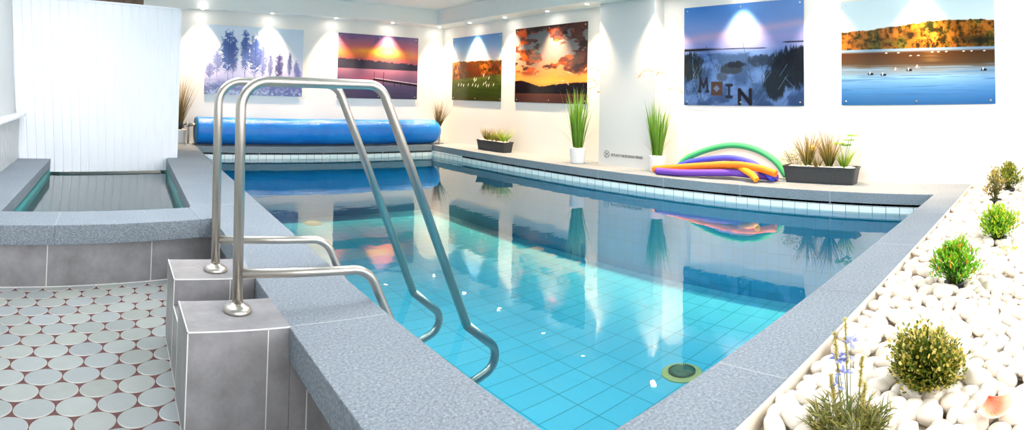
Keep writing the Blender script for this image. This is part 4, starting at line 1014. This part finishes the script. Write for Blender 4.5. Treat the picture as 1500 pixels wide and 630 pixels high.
for x, y, d in spots:
    if y > .5: y = yfar(x)-.21
    elif x > .41: x = .53
    if x > .49 and y > 0: x = .50
    t = thing('ceiling_spotlight', 'small round warm spotlight in the '+d, 'spotlight', (x, y, 2.45), 'recessed soffit spotlights')
    bm = bmesh.new(); add_lathe(bm, [(.045, -.001), (.045, -.006), (.036, -.008), (.033, -.002)], seg=32, cap=False); bm_obj('trim_ring', bm, M_steel, t)
    bm = bmesh.new(); add_lathe(bm, [(.033, -.003), (.030, -.006), (.012, -.009)], seg=24); bm_obj('bulb', bm, M_glow, t)
    li = bpy.data.lights.new('spot_beam', 'SPOT'); li.energy = SPOT_W; li.color = (1, .70, .42); li.spot_size = math.radians(78); li.spot_blend = 1.; li.shadow_soft_size = .03
    lo = bpy.data.objects.new('spot_beam', li); C.objects.link(lo); lo.parent = t; lo.location = (0, 0, -.02)
    # tilt slightly to the wall
    n = Vector((0, .05, -1)) if y > .5 and x < .45 else Vector((.05, 0, -1))
    lo.rotation_euler = (-n).to_track_quat('Z', 'Y').to_euler()

# ------------------------------------------------------------------ daylight
w = bpy.data.worlds.new('overcast sky'); SC.world = w; w.use_nodes = True; bg = w.node_tree.nodes['Background']
bg.inputs[0].default_value = (.95, .965, 1, 1); bg.inputs[1].default_value = 3.7
for (a, b) in WX:
    li = bpy.data.lights.new('daylight_portal', 'AREA'); li.shape = 'RECTANGLE'; li.size = b-a; li.size_y = z1w-z0w
    lo = bpy.data.objects.new('daylight_portal', li); C.objects.link(lo); lo.location = ((a+b)/2, YN-.21, (z0w+z1w)/2); lo.rotation_euler = (PI/2, 0, 0)
    try: li.cycles.is_portal = True
    except Exception: li.energy = 100

for K in (SKY, SKY2):  # portals for the two added skylights
    li = bpy.data.lights.new('daylight_portal', 'AREA'); li.shape = 'RECTANGLE'; li.size = K[1]-K[0]; li.size_y = K[3]-K[2]
    lo = bpy.data.objects.new('daylight_portal', li); C.objects.link(lo); lo.location = ((K[0]+K[1])/2, (K[2]+K[3])/2, ZC+.21)
    try: li.cycles.is_portal = True
    except Exception: pass
# ------------------------------------------------------------------ camera (photo is a cylindrical panorama)
f, v0, yaw, pitch, roll = 854.654, 104.043, -.678518, .0402462, -.0178588
cy, sy, cp, sp, cr, sr = math.cos(yaw), math.sin(yaw), math.cos(pitch), math.sin(pitch), math.cos(roll), math.sin(roll)
Rm = np.array([[cy, -sy, 0], [sy, cy, 0], [0, 0, 1]]) @ np.array([[1, 0, 0], [0, cp, -sp], [0, sp, cp]]) @ np.array([[cr, 0, sr], [0, 1, 0], [-sr, 0, cr]])
cam = bpy.data.cameras.new('camera'); co = bpy.data.objects.new('camera', cam); C.objects.link(co)
R4 = Matrix.Identity(4)
for i in range(3): R4[i][0] = Rm[i, 0]; R4[i][1] = Rm[i, 2]; R4[i][2] = -Rm[i, 1]
co.matrix_world = Matrix.Translation((-6.05683, -9.99789, 1.03471)) @ R4
cam.type = 'PANO'; cam.panorama_type = 'CENTRAL_CYLINDRICAL'
cam.central_cylindrical_range_u_min = -750/f; cam.central_cylindrical_range_u_max = 750/f
cam.central_cylindrical_range_v_min = (v0-630)/f; cam.central_cylindrical_range_v_max = v0/f
cam.central_cylindrical_radius = 1.
cam.clip_start = .01
SC.camera = co
SC.view_settings.view_transform = 'Standard'; SC.view_settings.look = 'None'; SC.view_settings.gamma = 1; SC.view_settings.use_curve_mapping = False
SC.view_settings.exposure = 1.0
try:
    SC.cycles.max_bounces = 8; SC.cycles.diffuse_bounces = 4; SC.cycles.glossy_bounces = 4; SC.cycles.transparent_max_bounces = 12; SC.cycles.use_denoising = True; SC.cycles.sample_clamp_indirect = 8; SC.cycles.caustics_reflective = False
except Exception: pass
